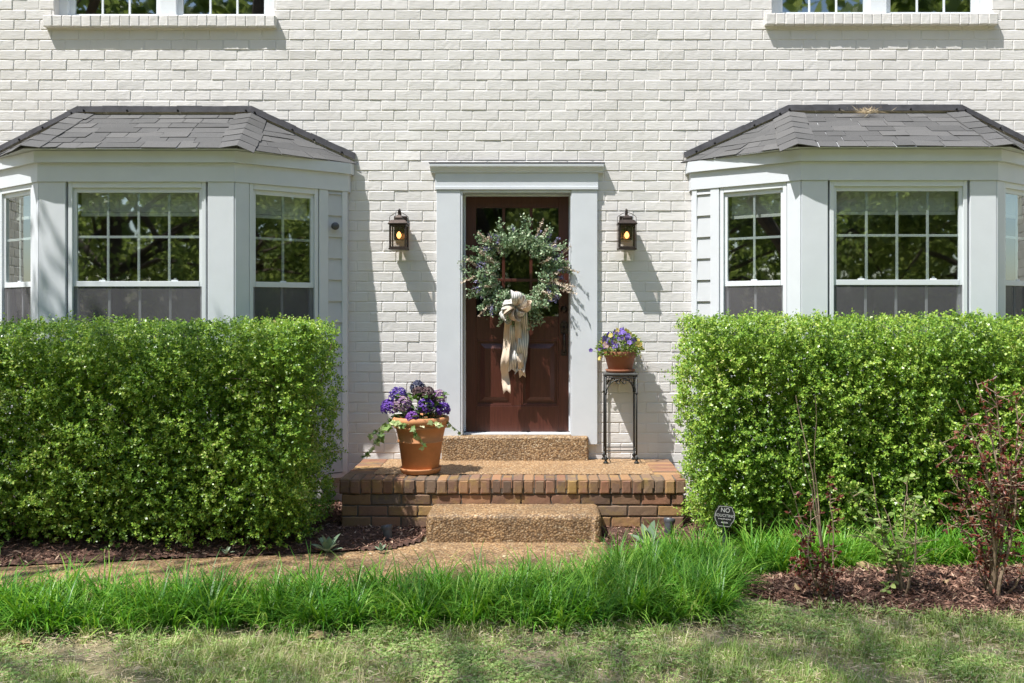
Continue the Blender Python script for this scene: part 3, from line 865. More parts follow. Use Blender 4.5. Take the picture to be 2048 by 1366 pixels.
    for a, b in zip(tops, tops[1:]):
        k = 7
        for i in range(k):
            p, q = a.lerp(b, i / k), a.lerp(b, (i + 1) / k)
            h = .078 + random.uniform(-.003, .003)
            yw = -.006 - random.uniform(0, .003)
            fm.add([(p.x, -.038, p.z + .022), (q.x, -.038, q.z + .022), (q.x, yw - .006, q.z + h), (p.x, yw - .006, p.z + h), (p.x, -.002, p.z + h + .001), (q.x, -.002, q.z + h + .001)],
                   [(0, 1, 2, 3), (3, 2, 5, 4)])
            if i % 2 == 0:
                m = p.lerp(q, random.random()); fm.tube([(m.x, -.03, m.z + .032), (m.x, -.055, m.z + .040)], [.010, .006], 6)
    fm.build('flashing', M['flash'], bo)


bay(BC[0], 0.0, -.045)
bay(BC[1], .012, .05)

# door and its surround
DX0, DX1, DZ0, DZ1, DY = -.675, .237, .588, 2.631, .145
sur = MB()
sur.box(-.895, -.692, -.032, -.002, .52, 2.655); sur.box(.245, .464, -.032, -.002, .505, 2.655)
sur.box(-.692, -.675, -.026, .19, .585, 2.655); sur.box(.237, .245, -.026, .19, .585, 2.655)
sur.box(-.675, .237, -.026, .19, 2.633, 2.655)
sur.box(-.675, -.660, DY - .045, DY - .005, .60, 2.633); sur.box(.226, .237, DY - .045, DY - .005, .60, 2.633)
sur.box(-.660, .226, DY - .045, DY - .005, 2.618, 2.633)
so_ = sur.build('door_surround', M['trim'], house, bevel=.004)
cm = MB()
cm.box(-.905, .470, -.036, -.002, 2.657, 2.80)
cm.box(-.905, .470, -.043, -.036, 2.657, 2.683)
prof = [(-.004, 2.80), (-.048, 2.80), (-.050, 2.812), (-.058, 2.822), (-.066, 2.838), (-.078, 2.846), (-.080, 2.868), (-.004, 2.874)]
cm.prism([(-.945, y, z) for y, z in prof], (0, 0, 0), (1.46, 0, 0))
cm.build('cornice', M['trim'], so_, bevel=.002)
fl = MB(); fl.box(-.955, .525, -.082, -.003, 2.876, 2.880); fl.build('drip_cap', M['flash'], so_)

dm = MB()
gx0, gx1, gz0, gz1 = -.573, .138, 1.587, 2.523
yb = DY + .045
dm.box(DX0 + .003, gx0, DY, yb, DZ0, DZ1); dm.box(gx1, DX1 - .003, DY, yb, DZ0, DZ1)
dm.box(gx0, gx1, DY, yb, gz1, DZ1)
pz0, pz1 = .815, 1.385
dm.box(gx0, gx1, DY, yb, pz1, gz0); dm.box(gx0, gx1, DY, yb, DZ0, pz0)
xm = (gx0 + gx1) / 2
dm.box(xm - .035, xm + .035, DY, yb, pz0, pz1)
for k in (1, 2):
    xx = gx0 + (gx1 - gx0) * k / 3; dm.box(xx - .013, xx + .013, DY + .006, yb - .006, gz0, gz1)
    zz = gz0 + (gz1 - gz0) * k / 3; dm.box(gx0, gx1, DY + .007, yb - .007, zz - .013, zz + .013)
for a, b in ((gx0, xm - .035), (xm + .035, gx1)):
    dm.box(a, b, DY + .022, yb - .008, pz0, pz1)
    o, i_ = .035, .075
    dm.add([(a + o, DY + .022, pz0 + o), (b - o, DY + .022, pz0 + o), (b - o, DY + .022, pz1 - o), (a + o, DY + .022, pz1 - o),
            (a + i_, DY + .006, pz0 + i_), (b - i_, DY + .006, pz0 + i_), (b - i_, DY + .006, pz1 - i_), (a + i_, DY + .006, pz1 - i_)],
           [(4, 5, 6, 7), (0, 1, 5, 4), (1, 2, 6, 5), (2, 3, 7, 6), (3, 0, 4, 7)])
    for x0, x1, z0, z1 in ((a, a + .016, pz0, pz1), (b - .016, b, pz0, pz1), (a + .016, b - .016, pz0, pz0 + .016), (a + .016, b - .016, pz1 - .016, pz1)):
        dm.box(x0, x1, DY + .003, DY + .021, z0, z1)
do = dm.build('door', M['door'], house, bevel=.003)
p = MB(); p.quad((gx0, DY + .024, gz0), (gx1, DY + .024, gz0), (gx1, DY + .024, gz1), (gx0, DY + .024, gz1)); p.build('pane', M['dglass'], do)
th = MB(); th.box(DX0, DX1, .03, .19, .580, .590); th.build('threshold', M['vinyl'], house)
hx = (1128 - VX) / 232
h = MB()
h.lathe((hx, DY, CAMZ + (VY - 619) / 232), [(.030, 0), (.030, .010), (.024, .020), (.020, .026), (0, .027)], 20, (0, -1, 0))
h.build('deadbolt', M['bronze'], do, True)
h = MB()
zc = CAMZ + (VY - 657) / 232
h.prism([(hx - .032, 0, zc - .045), (hx + .032, 0, zc - .045), (hx + .032, 0, zc + .04), (hx + .018, 0, zc + .062), (hx - .018, 0, zc + .062), (hx - .032, 0, zc + .04)], (0, DY - .014, 0), (0, DY, 0))
h.tube([(hx, DY - .012, zc + .015), (hx, DY - .05, zc + .012), (hx, DY - .062, zc - .005)], [.009, .010, .012], 8)
h.tube([(hx, DY - .008, zc - .04), (hx, DY - .045, zc - .055), (hx, DY - .062, zc - .10), (hx, DY - .060, zc - .15), (hx, DY - .04, zc - .19), (hx, DY - .006, zc - .205)], [.009, .011, .013, .013, .011, .009], 10)
h.prism([(hx - .024, 0, zc - .235), (hx + .024, 0, zc - .235), (hx + .024, 0, zc - .185), (hx - .024, 0, zc - .185)], (0, DY - .010, 0), (0, DY, 0))
h.build('handle', M['bronze'], do, bevel=.003)

# ------------------------------------------------------------------ stoop and steps
porch = empty('porch', (-.22, -.5, 0), 'low brick stoop with rowlock edging and a tan pebbled concrete floor', 'porch')
PXL, PXR, PE, PT = -1.50, 1.055, .97, .38
b = MB()
zc = PT - .112
hh = .0838
r = 0
while zc > .0:
    z0 = zc - hh; x = PXL - (.1 if r % 2 else 0)
    while x < PXR:
        x0, x1 = max(x, PXL), min(x + .2235, PXR)
        if x1 - x0 > .03:
            b.brick((x0 + .005, -PE, z0 + .005), (1, 0, 0), (0, 0, 1), (0, -1, 0), x1 - x0 - .010, hh - .010, .08, .0022, 5, .006)
        x += .2235
    y = -PE + .1 + (0 if r % 2 else .1)
    while y < -.02:
        y1 = min(y + .2235, -.005)
        b.brick((PXL, y1 - .005, z0 + .005), (0, -1, 0), (0, 0, 1), (-1, 0, 0), y1 - y - .010, hh - .010, .08, .0022, 4, .006)
        b.brick((PXR, y + .005, z0 + .005), (0, 1, 0), (0, 0, 1), (1, 0, 0), y1 - y - .010, hh - .010, .08, .0022, 4, .006)
        y += .2235
    zc = z0; r += 1
b.build('brick_base', M['pbrick'], porch)
m = MB(); m.box(PXL + .007, PXR - .007, -PE + .007, -.008, -.02, PT - .05); m.build('mortar', M['mortar'], porch)
c = MB()
pw = .0808; n = int(round((PXR - PXL) / pw)); pw = (PXR - PXL + .03) / n
for i in range(n):
    x0 = PXL - .015 + i * pw
    zt = PT + random.gauss(0, .0016); ef = PE + .015 + random.gauss(0, .003)
    c.brick((x0 + .004, -ef, PT - .108), (1, 0, 0), (0, 0, 1), (0, -1, 0), pw - .008, .1, .16, .002, 2, .010)
    c.brick((x0 + .004, -ef + .004, zt), (1, 0, 0), (0, 1, 0), (0, 0, 1), pw - .008, .21, .06, .0016, 2, .008)
for sx in (0, 1):
    y = -PE + .205
    while y < -.03:
        y1 = min(y + pw, -.004)
        xx = PXL - .013 if sx == 0 else PXR + .013 - .21
        c.brick((xx, y + .004, PT + random.gauss(0, .0016)), (1, 0, 0), (0, 1, 0), (0, 0, 1), .21, y1 - y - .008, .06, .0016, 4, .008)
        if sx == 0: c.brick((PXL - .013, y1 - .004, PT - .108), (0, -1, 0), (0, 0, 1), (-1, 0, 0), y1 - y - .008, .1, .06, .002, 2, .008)
        else: c.brick((PXR + .013, y + .004, PT - .108), (0, 1, 0), (0, 0, 1), (1, 0, 0), y1 - y - .008, .1, .06, .002, 2, .008)
        y += pw
c.build('brick_edging', M['pbrick'], porch)
m = MB(); m.box(PXL - .004, PXR + .004, -PE - .004, -.008, PT - .105, PT - .006); m.build('mortar_bed', M['mortar'], porch)
s = MB(); s.box(PXL + .2, PXR - .2, -PE + .215, -.008, PT - .004, PT + .001); s.build('slab', M['agg_top'], porch)


def slab(name, x0, x1, y0, y1, z0, z1, rad, mat, label, cat):
    """concrete block with worn rounded top edges and a slightly uneven surface"""
    nx, ny, nz = 40, 14, 8
    X = np.linspace(x0, x1, nx); Y = np.linspace(y0, y1, ny); Z = np.linspace(z0, z1, nz)
    m = MB()
    bmv = {}
    def V(p):
        k = tuple(round(q, 5) for q in p)
        if k not in bmv:
            q = Vector(p)
            ix = min(q.x - x0, x1 - q.x); iz = z1 - q.z; iy = q.y - y0
            c_ = Vector((min(max(q.x, x0 + rad), x1 - rad), max(q.y, y0 + rad), min(q.z, z1 - rad)))
            dlt = q - c_
            if dlt.length > rad and dlt.length > 0: q = c_ + dlt.normalized() * rad
            q += Vector((random.gauss(0, .0012), random.gauss(0, .0012), random.gauss(0, .0010)))
            bmv[k] = len(m.v); m.v.append(tuple(q))
        return bmv[k]
    def dense(a, b, n):
        t = np.linspace(0, 1, n); return list(a + (b - a) * t)
    X = sorted(set(dense(x0, x0 + 1.5 * rad, 5) + dense(x0 + 1.5 * rad, x1 - 1.5 * rad, nx) + dense(x1 - 1.5 * rad, x1, 5)))
    Y = sorted(set(dense(y0, y0 + 1.5 * rad, 5) + dense(y0 + 1.5 * rad, y1, ny)))
    Z = sorted(set(dense(z0, z1 - 1.5 * rad, nz) + dense(z1 - 1.5 * rad, z1, 5)))
    for a, b_ in zip(X, X[1:]):
        for c_, d in zip(Y, Y[1:]): m.f.append((V((a, c_, z1)), V((b_, c_, z1)), V((b_, d, z1)), V((a, d, z1))))
        for c_, d in zip(Z, Z[1:]): m.f.append((V((a, y0, c_)), V((b_, y0, c_)), V((b_, y0, d)), V((a, y0, d))))
    for a, b_ in zip(Y, Y[1:]):
        for c_, d in zip(Z, Z[1:]):
            m.f.append((V((x0, b_, c_)), V((x0, a, c_)), V((x0, a, d)), V((x0, b_, d))))
            m.f.append((V((x1, a, c_)), V((x1, b_, c_)), V((x1, b_, d)), V((x1, a, d))))
    return tag(m.build(name, mat, None, True), label, cat)


slab('door_step', -.845, .385, -.10, .03, PT + .002, .580, .018, M['agg_sill'], 'pebbled concrete step block right under the front door', 'step')
slab('front_step', -.822, .415, -1.352, -.978, -.01, .196, .035, M['agg_step'], 'dark weathered pebbled concrete step in front of the brick stoop', 'step')


# ------------------------------------------------------------------ wall lanterns
def lantern(px, label):
    c = at(px, 470, .10); x = c.x
    t = empty('wall_lantern', (x, -.02, c.z), label, 'lantern', 'lanterns beside the front door')
    S = 1888 / 7.9
    Z = lambda py: CAMZ + (VY - py) / S
    y0, y1 = -.165, -.045; w = .062
    yc = (y0 + y1) / 2
    b = MB()
    b.box(x - .055, x + .055, -.016, -.002, Z(478), Z(430)); b.box(x - .012, x + .012, -.07, -.014, Z(440), Z(434))
    b.tube([(x, -.012, Z(436)), (x, -.03, Z(424)), (x, -.07, Z(418.5)), (x, yc, Z(421)), (x, yc, Z(430))], [.010, .010, .010, .010, .009], 8)
    b.build('bracket', M['bronze'], t, bevel=.002)
    r = MB()
    za, zb_, zc_, zd = Z(449.5), Z(447.5), Z(441), Z(436)
    def ring(h, z, yh): return [(x - h, yc - yh, z), (x + h, yc - yh, z), (x + h, yc + yh, z), (x - h, yc + yh, z)]
    lv = [ring(.082, za, .078), ring(.082, zb_, .078), ring(.056, zc_, .054), ring(.036, zc_ + .002, .036), ring(.036, zd, .036), ring(.030, zd + .003, .030), ring(.012, Z(430), .012)]
    vs_ = [p for l in lv for p in l]; fs_ = [(3, 2, 1, 0), tuple(range(24, 28))]
    for i in range(6):
        for k in range(4): fs_.append((i * 4 + k, i * 4 + (k + 1) % 4, (i + 1) * 4 + (k + 1) % 4, (i + 1) * 4 + k))
    r.add(vs_, fs_); r.build('roof_cap', M['bronze'], t, bevel=.0015)
    f = MB()
    zt, zb2 = za - .0005, Z(497)
    for sx in (-1, 1):
        for yy in (y0, y1): f.box(x + sx * w - .006, x + sx * w + .006, yy - .006, yy + .006, zb2, zt)
    for yy in (y0, y1): f.box(x - w + .006, x + w - .006, yy - .005, yy + .005, zt - .014, zt); f.box(x - w + .006, x + w - .006, yy - .005, yy + .005, zb2, zb2 + .014)
    for sx in (-1, 1): f.box(x + sx * w - .005, x + sx * w + .005, y0 + .006, y1 - .006, zt - .012, zt); f.box(x + sx * w - .005, x + sx * w + .005, y0 + .006, y1 - .006, zb2, zb2 + .012)
    f.box(x - .076, x + .076, yc - .074, yc + .074, Z(500), zb2)
    f.box(x - .085, x + .085, yc - .006, yc + .006, Z(500) + .003, Z(500) + .009)
    for sx in (-1, 1):                                                    # thin outer rods and the wire loop over the cap
        f.tube([(x + sx * .080, yc, Z(499)), (x + sx * .080, yc, Z(447)), (x + sx * .078, yc, Z(434)), (x + sx * .060, yc, Z(430.5)), (x + sx * .035, yc, Z(427)), (x, yc, Z(424))], .0028, 6)
    f.build('frame', M['bronze'], t, bevel=.0015)
    g = MB()
    for yy in (y0, y1): g.quad((x - w, yy, zb2), (x + w, yy, zb2), (x + w, yy, zt), (x - w, yy, zt))
    for sx in (-1, 1): g.quad((x + sx * w, y0, zb2), (x + sx * w, y1, zb2), (x + sx * w, y1, zt), (x + sx * w, y0, zt))
    g.build('glass', M['lglass'], t)
    bu = MB(); zc = Z(470)
    bu.lathe((x, yc, zc), [(.002, .030), (.010, .022), (.019, .006), (.019, -.010), (.010, -.026), (0, -.031)][::-1], 14); bo_ = bu.build('bulb', M['bulb'], t, True)
    st = MB(); st.tube([(x, yc, zb_), (x, yc, zc + .028)], .009, 8); st.build('socket', M['bronze'], t)


lantern(798, 'lit bronze wall lantern on the white brick left of the front door')
lantern(1253.5, 'lit bronze wall lantern on the white brick above the pansy stand')

# small dark security camera on the left bay
cc = at(675, 452, .19)
sc_ = empty('security_camera', cc, 'small black security camera mounted on the siding of the left bay window', 'camera')
m = MB(); m.tube([cc + Vector((-.035, .055, -.0)), cc + Vector((-.01, .02, 0)), cc], [.012, .012, .010], 8); m.lathe(cc + Vector((-.045, .068, 0)), [(.028, 0), (.028, .012), (.02, .016)], 16, (.61, -.79, 0)); m.build('mount', M['blackpl'], sc_)
m = MB(); m.lathe(cc + Vector((-.02, -.0, 0)), [(.0, -.03), (.022, -.028), (.031, -.012), (.032, .022), (.028, .032), (.0, .034)], 18, (.35, -.93, -.1)); m.build('camera_body', M['blackpl'], sc_, True)


# ------------------------------------------------------------------ planter pots
def star_leaf(P, D, N, size, lobes=5):
    """lobed ivy leaves"""
    S = np.cross(D, N); n = len(P)
    prof = [(0, 0), (.1, .38), (.28, .22), (.42, .52), (.56, .24), (1.0, 0.0), (.56, -.24), (.42, -.52), (.28, -.22), (.1, -.38)]
    size = np.broadcast_to(size, (n,))[:, None]
    cen = P + D * size * .35
    V = np.stack([P + D * size * a + S * size * b + N * size * (.05 if i % 2 else -.04) for i, (a, b) in enumerate(prof)] + [cen], 1).reshape(-1, 3)
    b = np.arange(n)[:, None] * 11
    T = np.concatenate([b + np.array([[i, (i + 1) % 10, 10]]) for i in range(10)])
    return V, T


pc = on_ground(836, 952, PT); pc = Vector((pc.x, pc.y + .155, PT))
ph = empty('potted_hydrangea', pc, 'large orange terracotta pot of purple hydrangeas with trailing ivy on the stoop', 'potted plant')
m = MB()
m.lathe(pc, [(.0, .026), (.135, .026), (.14, .03), (.168, .24), (.178, .245), (.179, .252), (.171, .257), (.190, .345), (.205, .352), (.206, .366), (.197, .372), (.199, .376), (.215, .388), (.221, .41), (.218, .432), (.206, .438), (.193, .43), (.186, .40)], 48)
m.build('pot', M['terra'], ph, True)
m = MB(); m.lathe(pc, [(0, .002), (.138, .002), (.150, .012), (.160, .034), (.162, .044), (.155, .046), (.146, .030), (0, .026)], 48); m.build('saucer', M['terra'], ph, True)
m = MB(); m.lathe(pc + Vector((0, 0, .405)), [(.188, 0), (.1, .012), (0, .018)], 24); m.build('soil', M['soil'], ph)
heads = [(797, 792, .01, 15.5, 'h_blue'), (809, 808, .10, 16, 'h_mauve'), (780, 815, .03, 14.5, 'h_violet'), (835, 776, -.02, 12.5, 'h_navy'),
         (856, 788, .04, 13, 'h_brown'), (876, 796, .00, 14, 'h_mauve'), (855, 812, .10, 14.5, 'h_violet'), (887, 818, .05, 12, 'h_violet'),
         (830, 832, .16, 11, 'h_purple'), (838, 785, .03, 10, 'h_brown')]
SP = F / (8 + pc.y)
stems = MB()
for hx_, hy_, fwd, r_, mk in heads:
    c = Vector(((hx_ - VX) / SP, pc.y - fwd, CAMZ + (VY - hy_) / SP)); rr = r_ / SP * 1.22
    n = 190
    d = randdir(n * 2); d = d[(d[:, 2] > -.55)][:n]
    P = np.array(c) + d * rr * rng.uniform(.8, 1.0, (len(d), 1))
    parts = []
    for k in range(4):                                        # four petals per floret
        a = perp(d, randdir(len(d))) if k == 0 else a2
        a2 = np.cross(d, a)
        D = unit(a + d * .35)
        parts.append(leaf_geo(P, D, perp(D, d), rng.uniform(.010, .014, len(d)), rng.uniform(.010, .014, len(d))))
    V, Q = merge(parts)
    link('flower_head', np_mesh('flower_head', V, Q), ph, M[mk])
    stems.tube([pc + Vector(((c.x - pc.x) * .4, (c.y - pc.y) * .4, .40)), c.lerp(pc + Vector((0, 0, .45)), .35), c], [.004, .004, .006], 5)
n = 150
a = rng.uniform(0, 2 * np.pi, n); rad = rng.uniform(.03, .17, n)
P = np.array(pc) + np.stack([np.cos(a) * rad, np.sin(a) * rad, rng.uniform(.42, .60, n)], 1)
D = unit(np.stack([np.cos(a), np.sin(a), rng.uniform(-.1, .7, n)], 1)); N = perp(D, np.tile([0, -.3, 1.0], (n, 1)) + rng.normal(0, .25, (n, 3)))
V, Q = leaf_geo(P, D, N, rng.uniform(.05, .09, n), rng.uniform(.035, .055, n), 'oval')
link('foliage', np_mesh('foliage', V, Q), ph, M['hydleaf'])
stems.build('stems', M['roseleaf'], ph)
ivs, tparts = MB(), []
def trail(pts, k, size=.05):
    k = int(k * 1.4); size *= 1.25
    pts = [Vector(p) for p in pts]
    m_ = MB(); m_.tube(pts, .0022, 5); m_.build('ivy_stem', M['roseleaf'], ph)
    for q in range(k):
        f = (q + .5 + random.uniform(-.3, .3)) / k * (len(pts) - 1); i = min(int(max(f, 0)), len(pts) - 2)
        p = pts[i].lerp(pts[i + 1], min(max(f - i, 0), 1))
        D = unit(np.array([[random.gauss(0, .7), random.gauss(-.3, .4), random.gauss(-.5, .4)]]))
        N = perp(D, np.array([[random.gauss(0, .4), -1.0, random.gauss(.4, .4)]]))
        tparts.append(star_leaf(np.array([p]), D, N, size * random.uniform(.7, 1.25)))
def pp(px, py, fwd): return Vector(((px - VX) / SP, pc.y - fwd, CAMZ + (VY - py) / SP))
trail([pp(795, 838, .12), pp(780, 846, .14), pp(765, 862, .13), pp(757, 882, .10)], 12)
trail([pp(790, 840, .10), pp(772, 850, .08), pp(760, 872, .05), pp(748, 895, .02), pp(735, 906, 0), pp(726, 912, 0)], 11, .032)
trail([pp(786, 838, .02), pp(770, 846, 0), pp(752, 862, -.02), pp(738, 870, -.03)], 6)
trail([pp(835, 838, .18), pp(838, 848, .235), pp(841, 860, .235), pp(852, 876, .215), pp(855, 890, .21)], 9, .036)
trail([pp(884, 826, .05), pp(895, 838, .06), pp(907, 852, .06), pp(921, 862, .06)], 6, .028)
for q in range(9): trail([pp(800 + q * 10, 838, .14 + .04 * math.sin(q)), pp(797 + q * 10.5, 842 + random.uniform(-6, 4), .2)], 5, .036)
V, Q = merge(tparts); link('ivy_leaves', np_mesh('ivy_leaves', V, Q), ph, M['ivy'])

# plant stand
sx0, sx1, sy0, sy1 = (1211.5 - VX) / 243.5, (1273 - VX) / 243.5, -.25, -.035
zt = 1.112
ps = empty('plant_stand', ((sx0 + sx1) / 2, (sy0 + sy1) / 2, PT), 'tall black wrought iron plant stand with scrolls on the stoop right of the door', 'plant stand')
m = MB(); m.box(sx0 - .012, sx1 + .012, sy0 - .012, sy1 + .012, zt - .008, zt + .010)
m.build('top', M['stone'], ps, bevel=.003)
m = MB()
for y in (sy0, sy1):
    m.tube([(sx0, y, zt - .028), (sx1, y, zt - .028)], .006, 6); m.tube([(sx0, y, zt - .012), (sx1, y, zt - .012)], .006, 6)
for x in (sx0, sx1): m.tube([(x, sy0, zt - .020), (x, sy1, zt - .020)], .006, 6)
m.build('apron', M['iron'], ps)
for x in (sx0, sx1):
    for y in (sy0, sy1):
        l = MB(); l.tube([(x, y, PT + .05), (x, y, zt - .008)], .0075, 8)
        l.lathe((x, y, PT), [(.0, .001), (.021, .001), (.022, .008), (.012, .018), (.010, .026), (.017, .034), (.017, .046), (.009, .054), (.008, .07)], 12)
        l.lathe((x, y, zt - .165), [(.008, 0), (.012, .004), (.012, .014), (.008, .018)], 12)
        l.build('leg', M['iron'], ps, True)
for y in (sy0, sy1):
    m = MB(); w2 = sx1 - sx0
    for sg, xo in ((1, sx0), (-1, sx1)):
        pts = [(xo + sg * .004, y, zt - .15), (xo + sg * .016, y, zt - .105), (xo + sg * .045, y, zt - .066), (xo + sg * .085, y, zt - .045)]
        cx_, cz_ = xo + sg * (w2 / 2 - .022), zt - .062
        for k in range(13):
            a = math.pi * .62 - k * .52; r_ = .022 - k * .0012
            pts.append((cx_ + sg * -math.cos(math.pi - a) * r_ * -1, y, cz_ + math.sin(a) * r_))
        m.tube(pts, .005, 6)
        m.tube([(xo + sg * .002, y, zt - .14), (xo + sg * .03, y, zt - .08), (xo + sg * .05, y, zt - .03)], .004, 6)
    m.build('scroll', M['iron'], ps)
m = MB()
for y in (sy0, sy1): m.tube([(sx0, y, PT + .105), (sx1, y, PT + .105)], .005, 6)
for x in (sx0, sx1): m.tube([(x, sy0, PT + .105), (x, sy1, PT + .105)], .005, 6)
m.build('stretcher', M['iron'], ps)

# pansies
pc2 = Vector(((sx0 + sx1) / 2, (sy0 + sy1) / 2, zt + .010))
pn = empty('potted_pansies', pc2, 'brown clay pot of violet and yellow pansies on the black iron stand', 'potted plant')
m = MB(); m.lathe(pc2, [(0, .020), (.095, .020), (.098, .024), (.125, .125), (.128, .128), (.132, .130), (.140, .172), (.136, .176), (.130, .168), (.122, .15)], 40); m.build('pot', M['terra2'], pn, True)
m = MB(); m.lathe(pc2, [(0, .001), (.108, .001), (.120, .012), (.124, .026), (.118, .028), (.108, .016), (0, .016)], 40); m.build('saucer', M['terra2'], pn, True)
m = MB(); m.lathe(pc2 + Vector((0, 0, .155)), [(.122, 0), (0, .012)], 20); m.build('soil', M['soil'], pn)
n = 1500
d = randdir(n * 2); d = d[d[:, 2] > -.45][:n]
rr = rng.uniform(.35, 1.0, (len(d), 1)) ** .6
P = np.array(pc2) + np.array([0, 0, .20]) + d * rr * np.array([.19, .15, .14])
P[:, 2] = np.maximum(P[:, 2], pc2.z + .115)
D = unit(d + rng.normal(0, .7, d.shape)); N = perp(D)
V, Q = leaf_geo(P, D, N, rng.uniform(.016, .034, len(d)), rng.uniform(.009, .018, len(d)))
link('foliage', np_mesh('foliage', V, Q), pn, M['pansyleaf'])
def pansy_mesh(mk):
    parts = []
    for k in range(5):
        a = math.pi / 2 + k * 2 * math.pi / 5
        D = np.array([[math.cos(a), .0, math.sin(a)]]); N = np.array([[0, -1.0, .0]])
        parts.append(leaf_geo(np.array([[0, 0, 0.0]]), unit(D + N * .18), perp(unit(D + N * .18), N), .019, .021, 'oval'))
    V, Q = merge(parts); me = np_mesh('flower', V, Q); me.materials.append(M[mk]); return me
pm = {k: pansy_mesh(k) for k in ('p_violet', 'p_yellow', 'p_mixed')}
for i in range(95):
    a = random.uniform(0, 2 * math.pi); q = Vector((math.cos(a), math.sin(a) * .8, 0)) * math.sqrt(random.random()) * .185
    if q.y > .06: q.y *= .4
    zz = .185 + .165 * (1 - (q.length / .2) ** 2) + random.uniform(-.03, .02)
    if random.random() < .25: zz -= random.uniform(.04, .10)
    u = q.x / .19
    mk = random.choices(('p_violet', 'p_yellow', 'p_mixed'), ((.8 - .75 * u * (u > 0), .28 + 1.1 * max(u, 0), .15)) if zz > .2 else (.35, .35, .4))[0]
    o = bpy.data.objects.new('flower', pm[mk]); col.objects.link(o); o.parent = pn
    o.location = q + Vector((0, -.01, zz)); s_ = random.uniform(.95, 1.5); o.scale = (s_,) * 3
    o.rotation_euler = (random.gauss(-.25, .4), random.gauss(0, .4), random.gauss(0, .7) + q.x * 2)
o = bpy.data.objects.new('flower', pm['p_violet']); col.objects.link(o); o.parent = pn; o.location = (-.245, -.02, .185)
m = MB(); m.tube([pc2 + Vector((-.1, 0, .15)), pc2 + Vector((-.2, -.015, .17)), pc2 + Vector((-.245, -.018, .185))], .0018, 5); m.build('flower_stem', M['pansyleaf'], pn)

# ------------------------------------------------------------------ wreath
SW = F / 7.95
wc = Vector(((1038 - VX) / SW, .035, CAMZ + (VY - 545) / SW))
wr = empty('wreath', wc, 'round green wreath with lavender sprigs and a striped bow hanging on the front door', 'wreath')
m = MB(); RR = .262
for q in range(5):
    pts = [wc + Vector((math.cos(a) * (RR + .02 * math.cos(3 * a + q)), .01 * math.sin(5 * a + q * 2) + .01, math.sin(a) * (RR + .02 * math.sin(4 * a + q)))) for a in np.linspace(0, 2 * math.pi, 40)]
    m.tube(pts, .009, 6)
m.build('vine_ring', M['cane'], wr)
parts, st = [], MB()
def sprig(base, d, L, nl, size, out, stem=None, w_=.6, shape='diamond', fat=.0):
    base, d = np.array(base, float), unit(np.array([d], float))[0]
    t = rng.uniform(.08, 1, nl); bend = rng.normal(0, .25, 3)
    P = base + d * (t * L)[:, None] + bend * (t ** 2 * L * .25)[:, None] + rng.normal(0, fat, (nl, 3))
    D = unit(d * .55 + randdir(nl) * .9); N = perp(D)
    out.append(leaf_geo(P, D, N, size * rng.uniform(.7, 1.25, nl), size * w_ * rng.uniform(.8, 1.2, nl), shape))
    if stem is not None: stem.tube([base, base + d * L * .5 + bend * L * .06, base + d * L + bend * L * .25], [.003, .0025, .0015], 4)
for i in range(230):
    a = random.uniform(0, 2 * math.pi)
    if -.55 < a - 2 * math.pi < 0 and random.random() < .6: continue
    r0 = RR + random.uniform(-.085, .055)
    b0 = wc + Vector((math.cos(a) * r0, random.uniform(-.085, .03), math.sin(a) * r0))
    dv = Vector((math.cos(a), 0, math.sin(a))) * random.uniform(.1, 1) + Vector((-math.sin(a), 0, math.cos(a))) * random.choice((-1, 1)) * random.uniform(.2, 1.1) + Vector((0, -random.uniform(.1, .9), 0))
    sprig(b0, dv, random.uniform(.07, .155), 42, .024, parts, st, .68, fat=.012)
for a, L in ((1.35, .23), (3.1, .22), (3.6, .2), (.9, .2), (.05, .19), (2.6, .23), (4.6, .19), (1.95, .19), (2.35, .2), (2.85, .24), (3.9, .2), (.55, .19), (-.35, .16), (-1.15, .2), (1.75, .13), (.2, .17), (4.1, .17), (-1.3, .22), (4.35, .2)):
    b0 = wc + Vector((math.cos(a) * (RR + .02), -.03, math.sin(a) * (RR + .02)))
    for q in range(3): sprig(b0, Vector((math.cos(a + random.gauss(0, .15)), -.25, math.sin(a + random.gauss(0, .15)))), L * random.uniform(.8, 1), 52, .023, parts, st, .66, fat=.010)
V, Q = merge(parts); link('foliage', np_mesh('foliage', V, Q), wr, M['wreathleaf'])
st.build('sprig_stems', M['cane'], wr)
lav, buds, yel, ls = [], [], [], MB()
for a0, k, spread in ((.75, 13, .35), (2.05, 12, .25), (-.1, 16, .35), (-.5, 13, .3), (3.35, 8, .2), (3.9, 6, .3)):
    for q in range(k):
        a = a0 + random.gauss(0, spread); r0 = RR + random.uniform(-.03, .06)
        b0 = wc + Vector((math.cos(a) * r0, -.05, math.sin(a) * r0)); dv = Vector((math.cos(a + random.gauss(0, .6)), random.gauss(-.35, .3), math.sin(a + random.gauss(0, .6))))
        L = random.uniform(.08, .15)
        sprig(b0, dv, L, 46, .013, lav, ls, .8, fat=.004)
for a0, k, spread in ((.6, 5, .25), (2.2, 6, .35), (3.25, 5, .15), (2.6, 5, .4), (0.05, 7, .35), (-.45, 6, .3), (4.0, 3, .3)):
    for q in range(k):
        a = a0 + random.gauss(0, spread); r0 = RR + random.choice((-.08, -.03, .06, .09))
        b0 = wc + Vector((math.cos(a) * r0, -.06, math.sin(a) * r0)); dv = Vector((math.cos(a), random.gauss(-.4, .3), math.sin(a) + random.gauss(0, .4)))
        L = random.uniform(.05, .12); ls.tube([b0, b0 + dv.normalized() * L], .0018, 4)
        for t in range(6): sprig(b0 + dv.normalized() * L * (t / 4 + .2), dv,   .02, 10, .016, buds, None, .8, fat=.003)
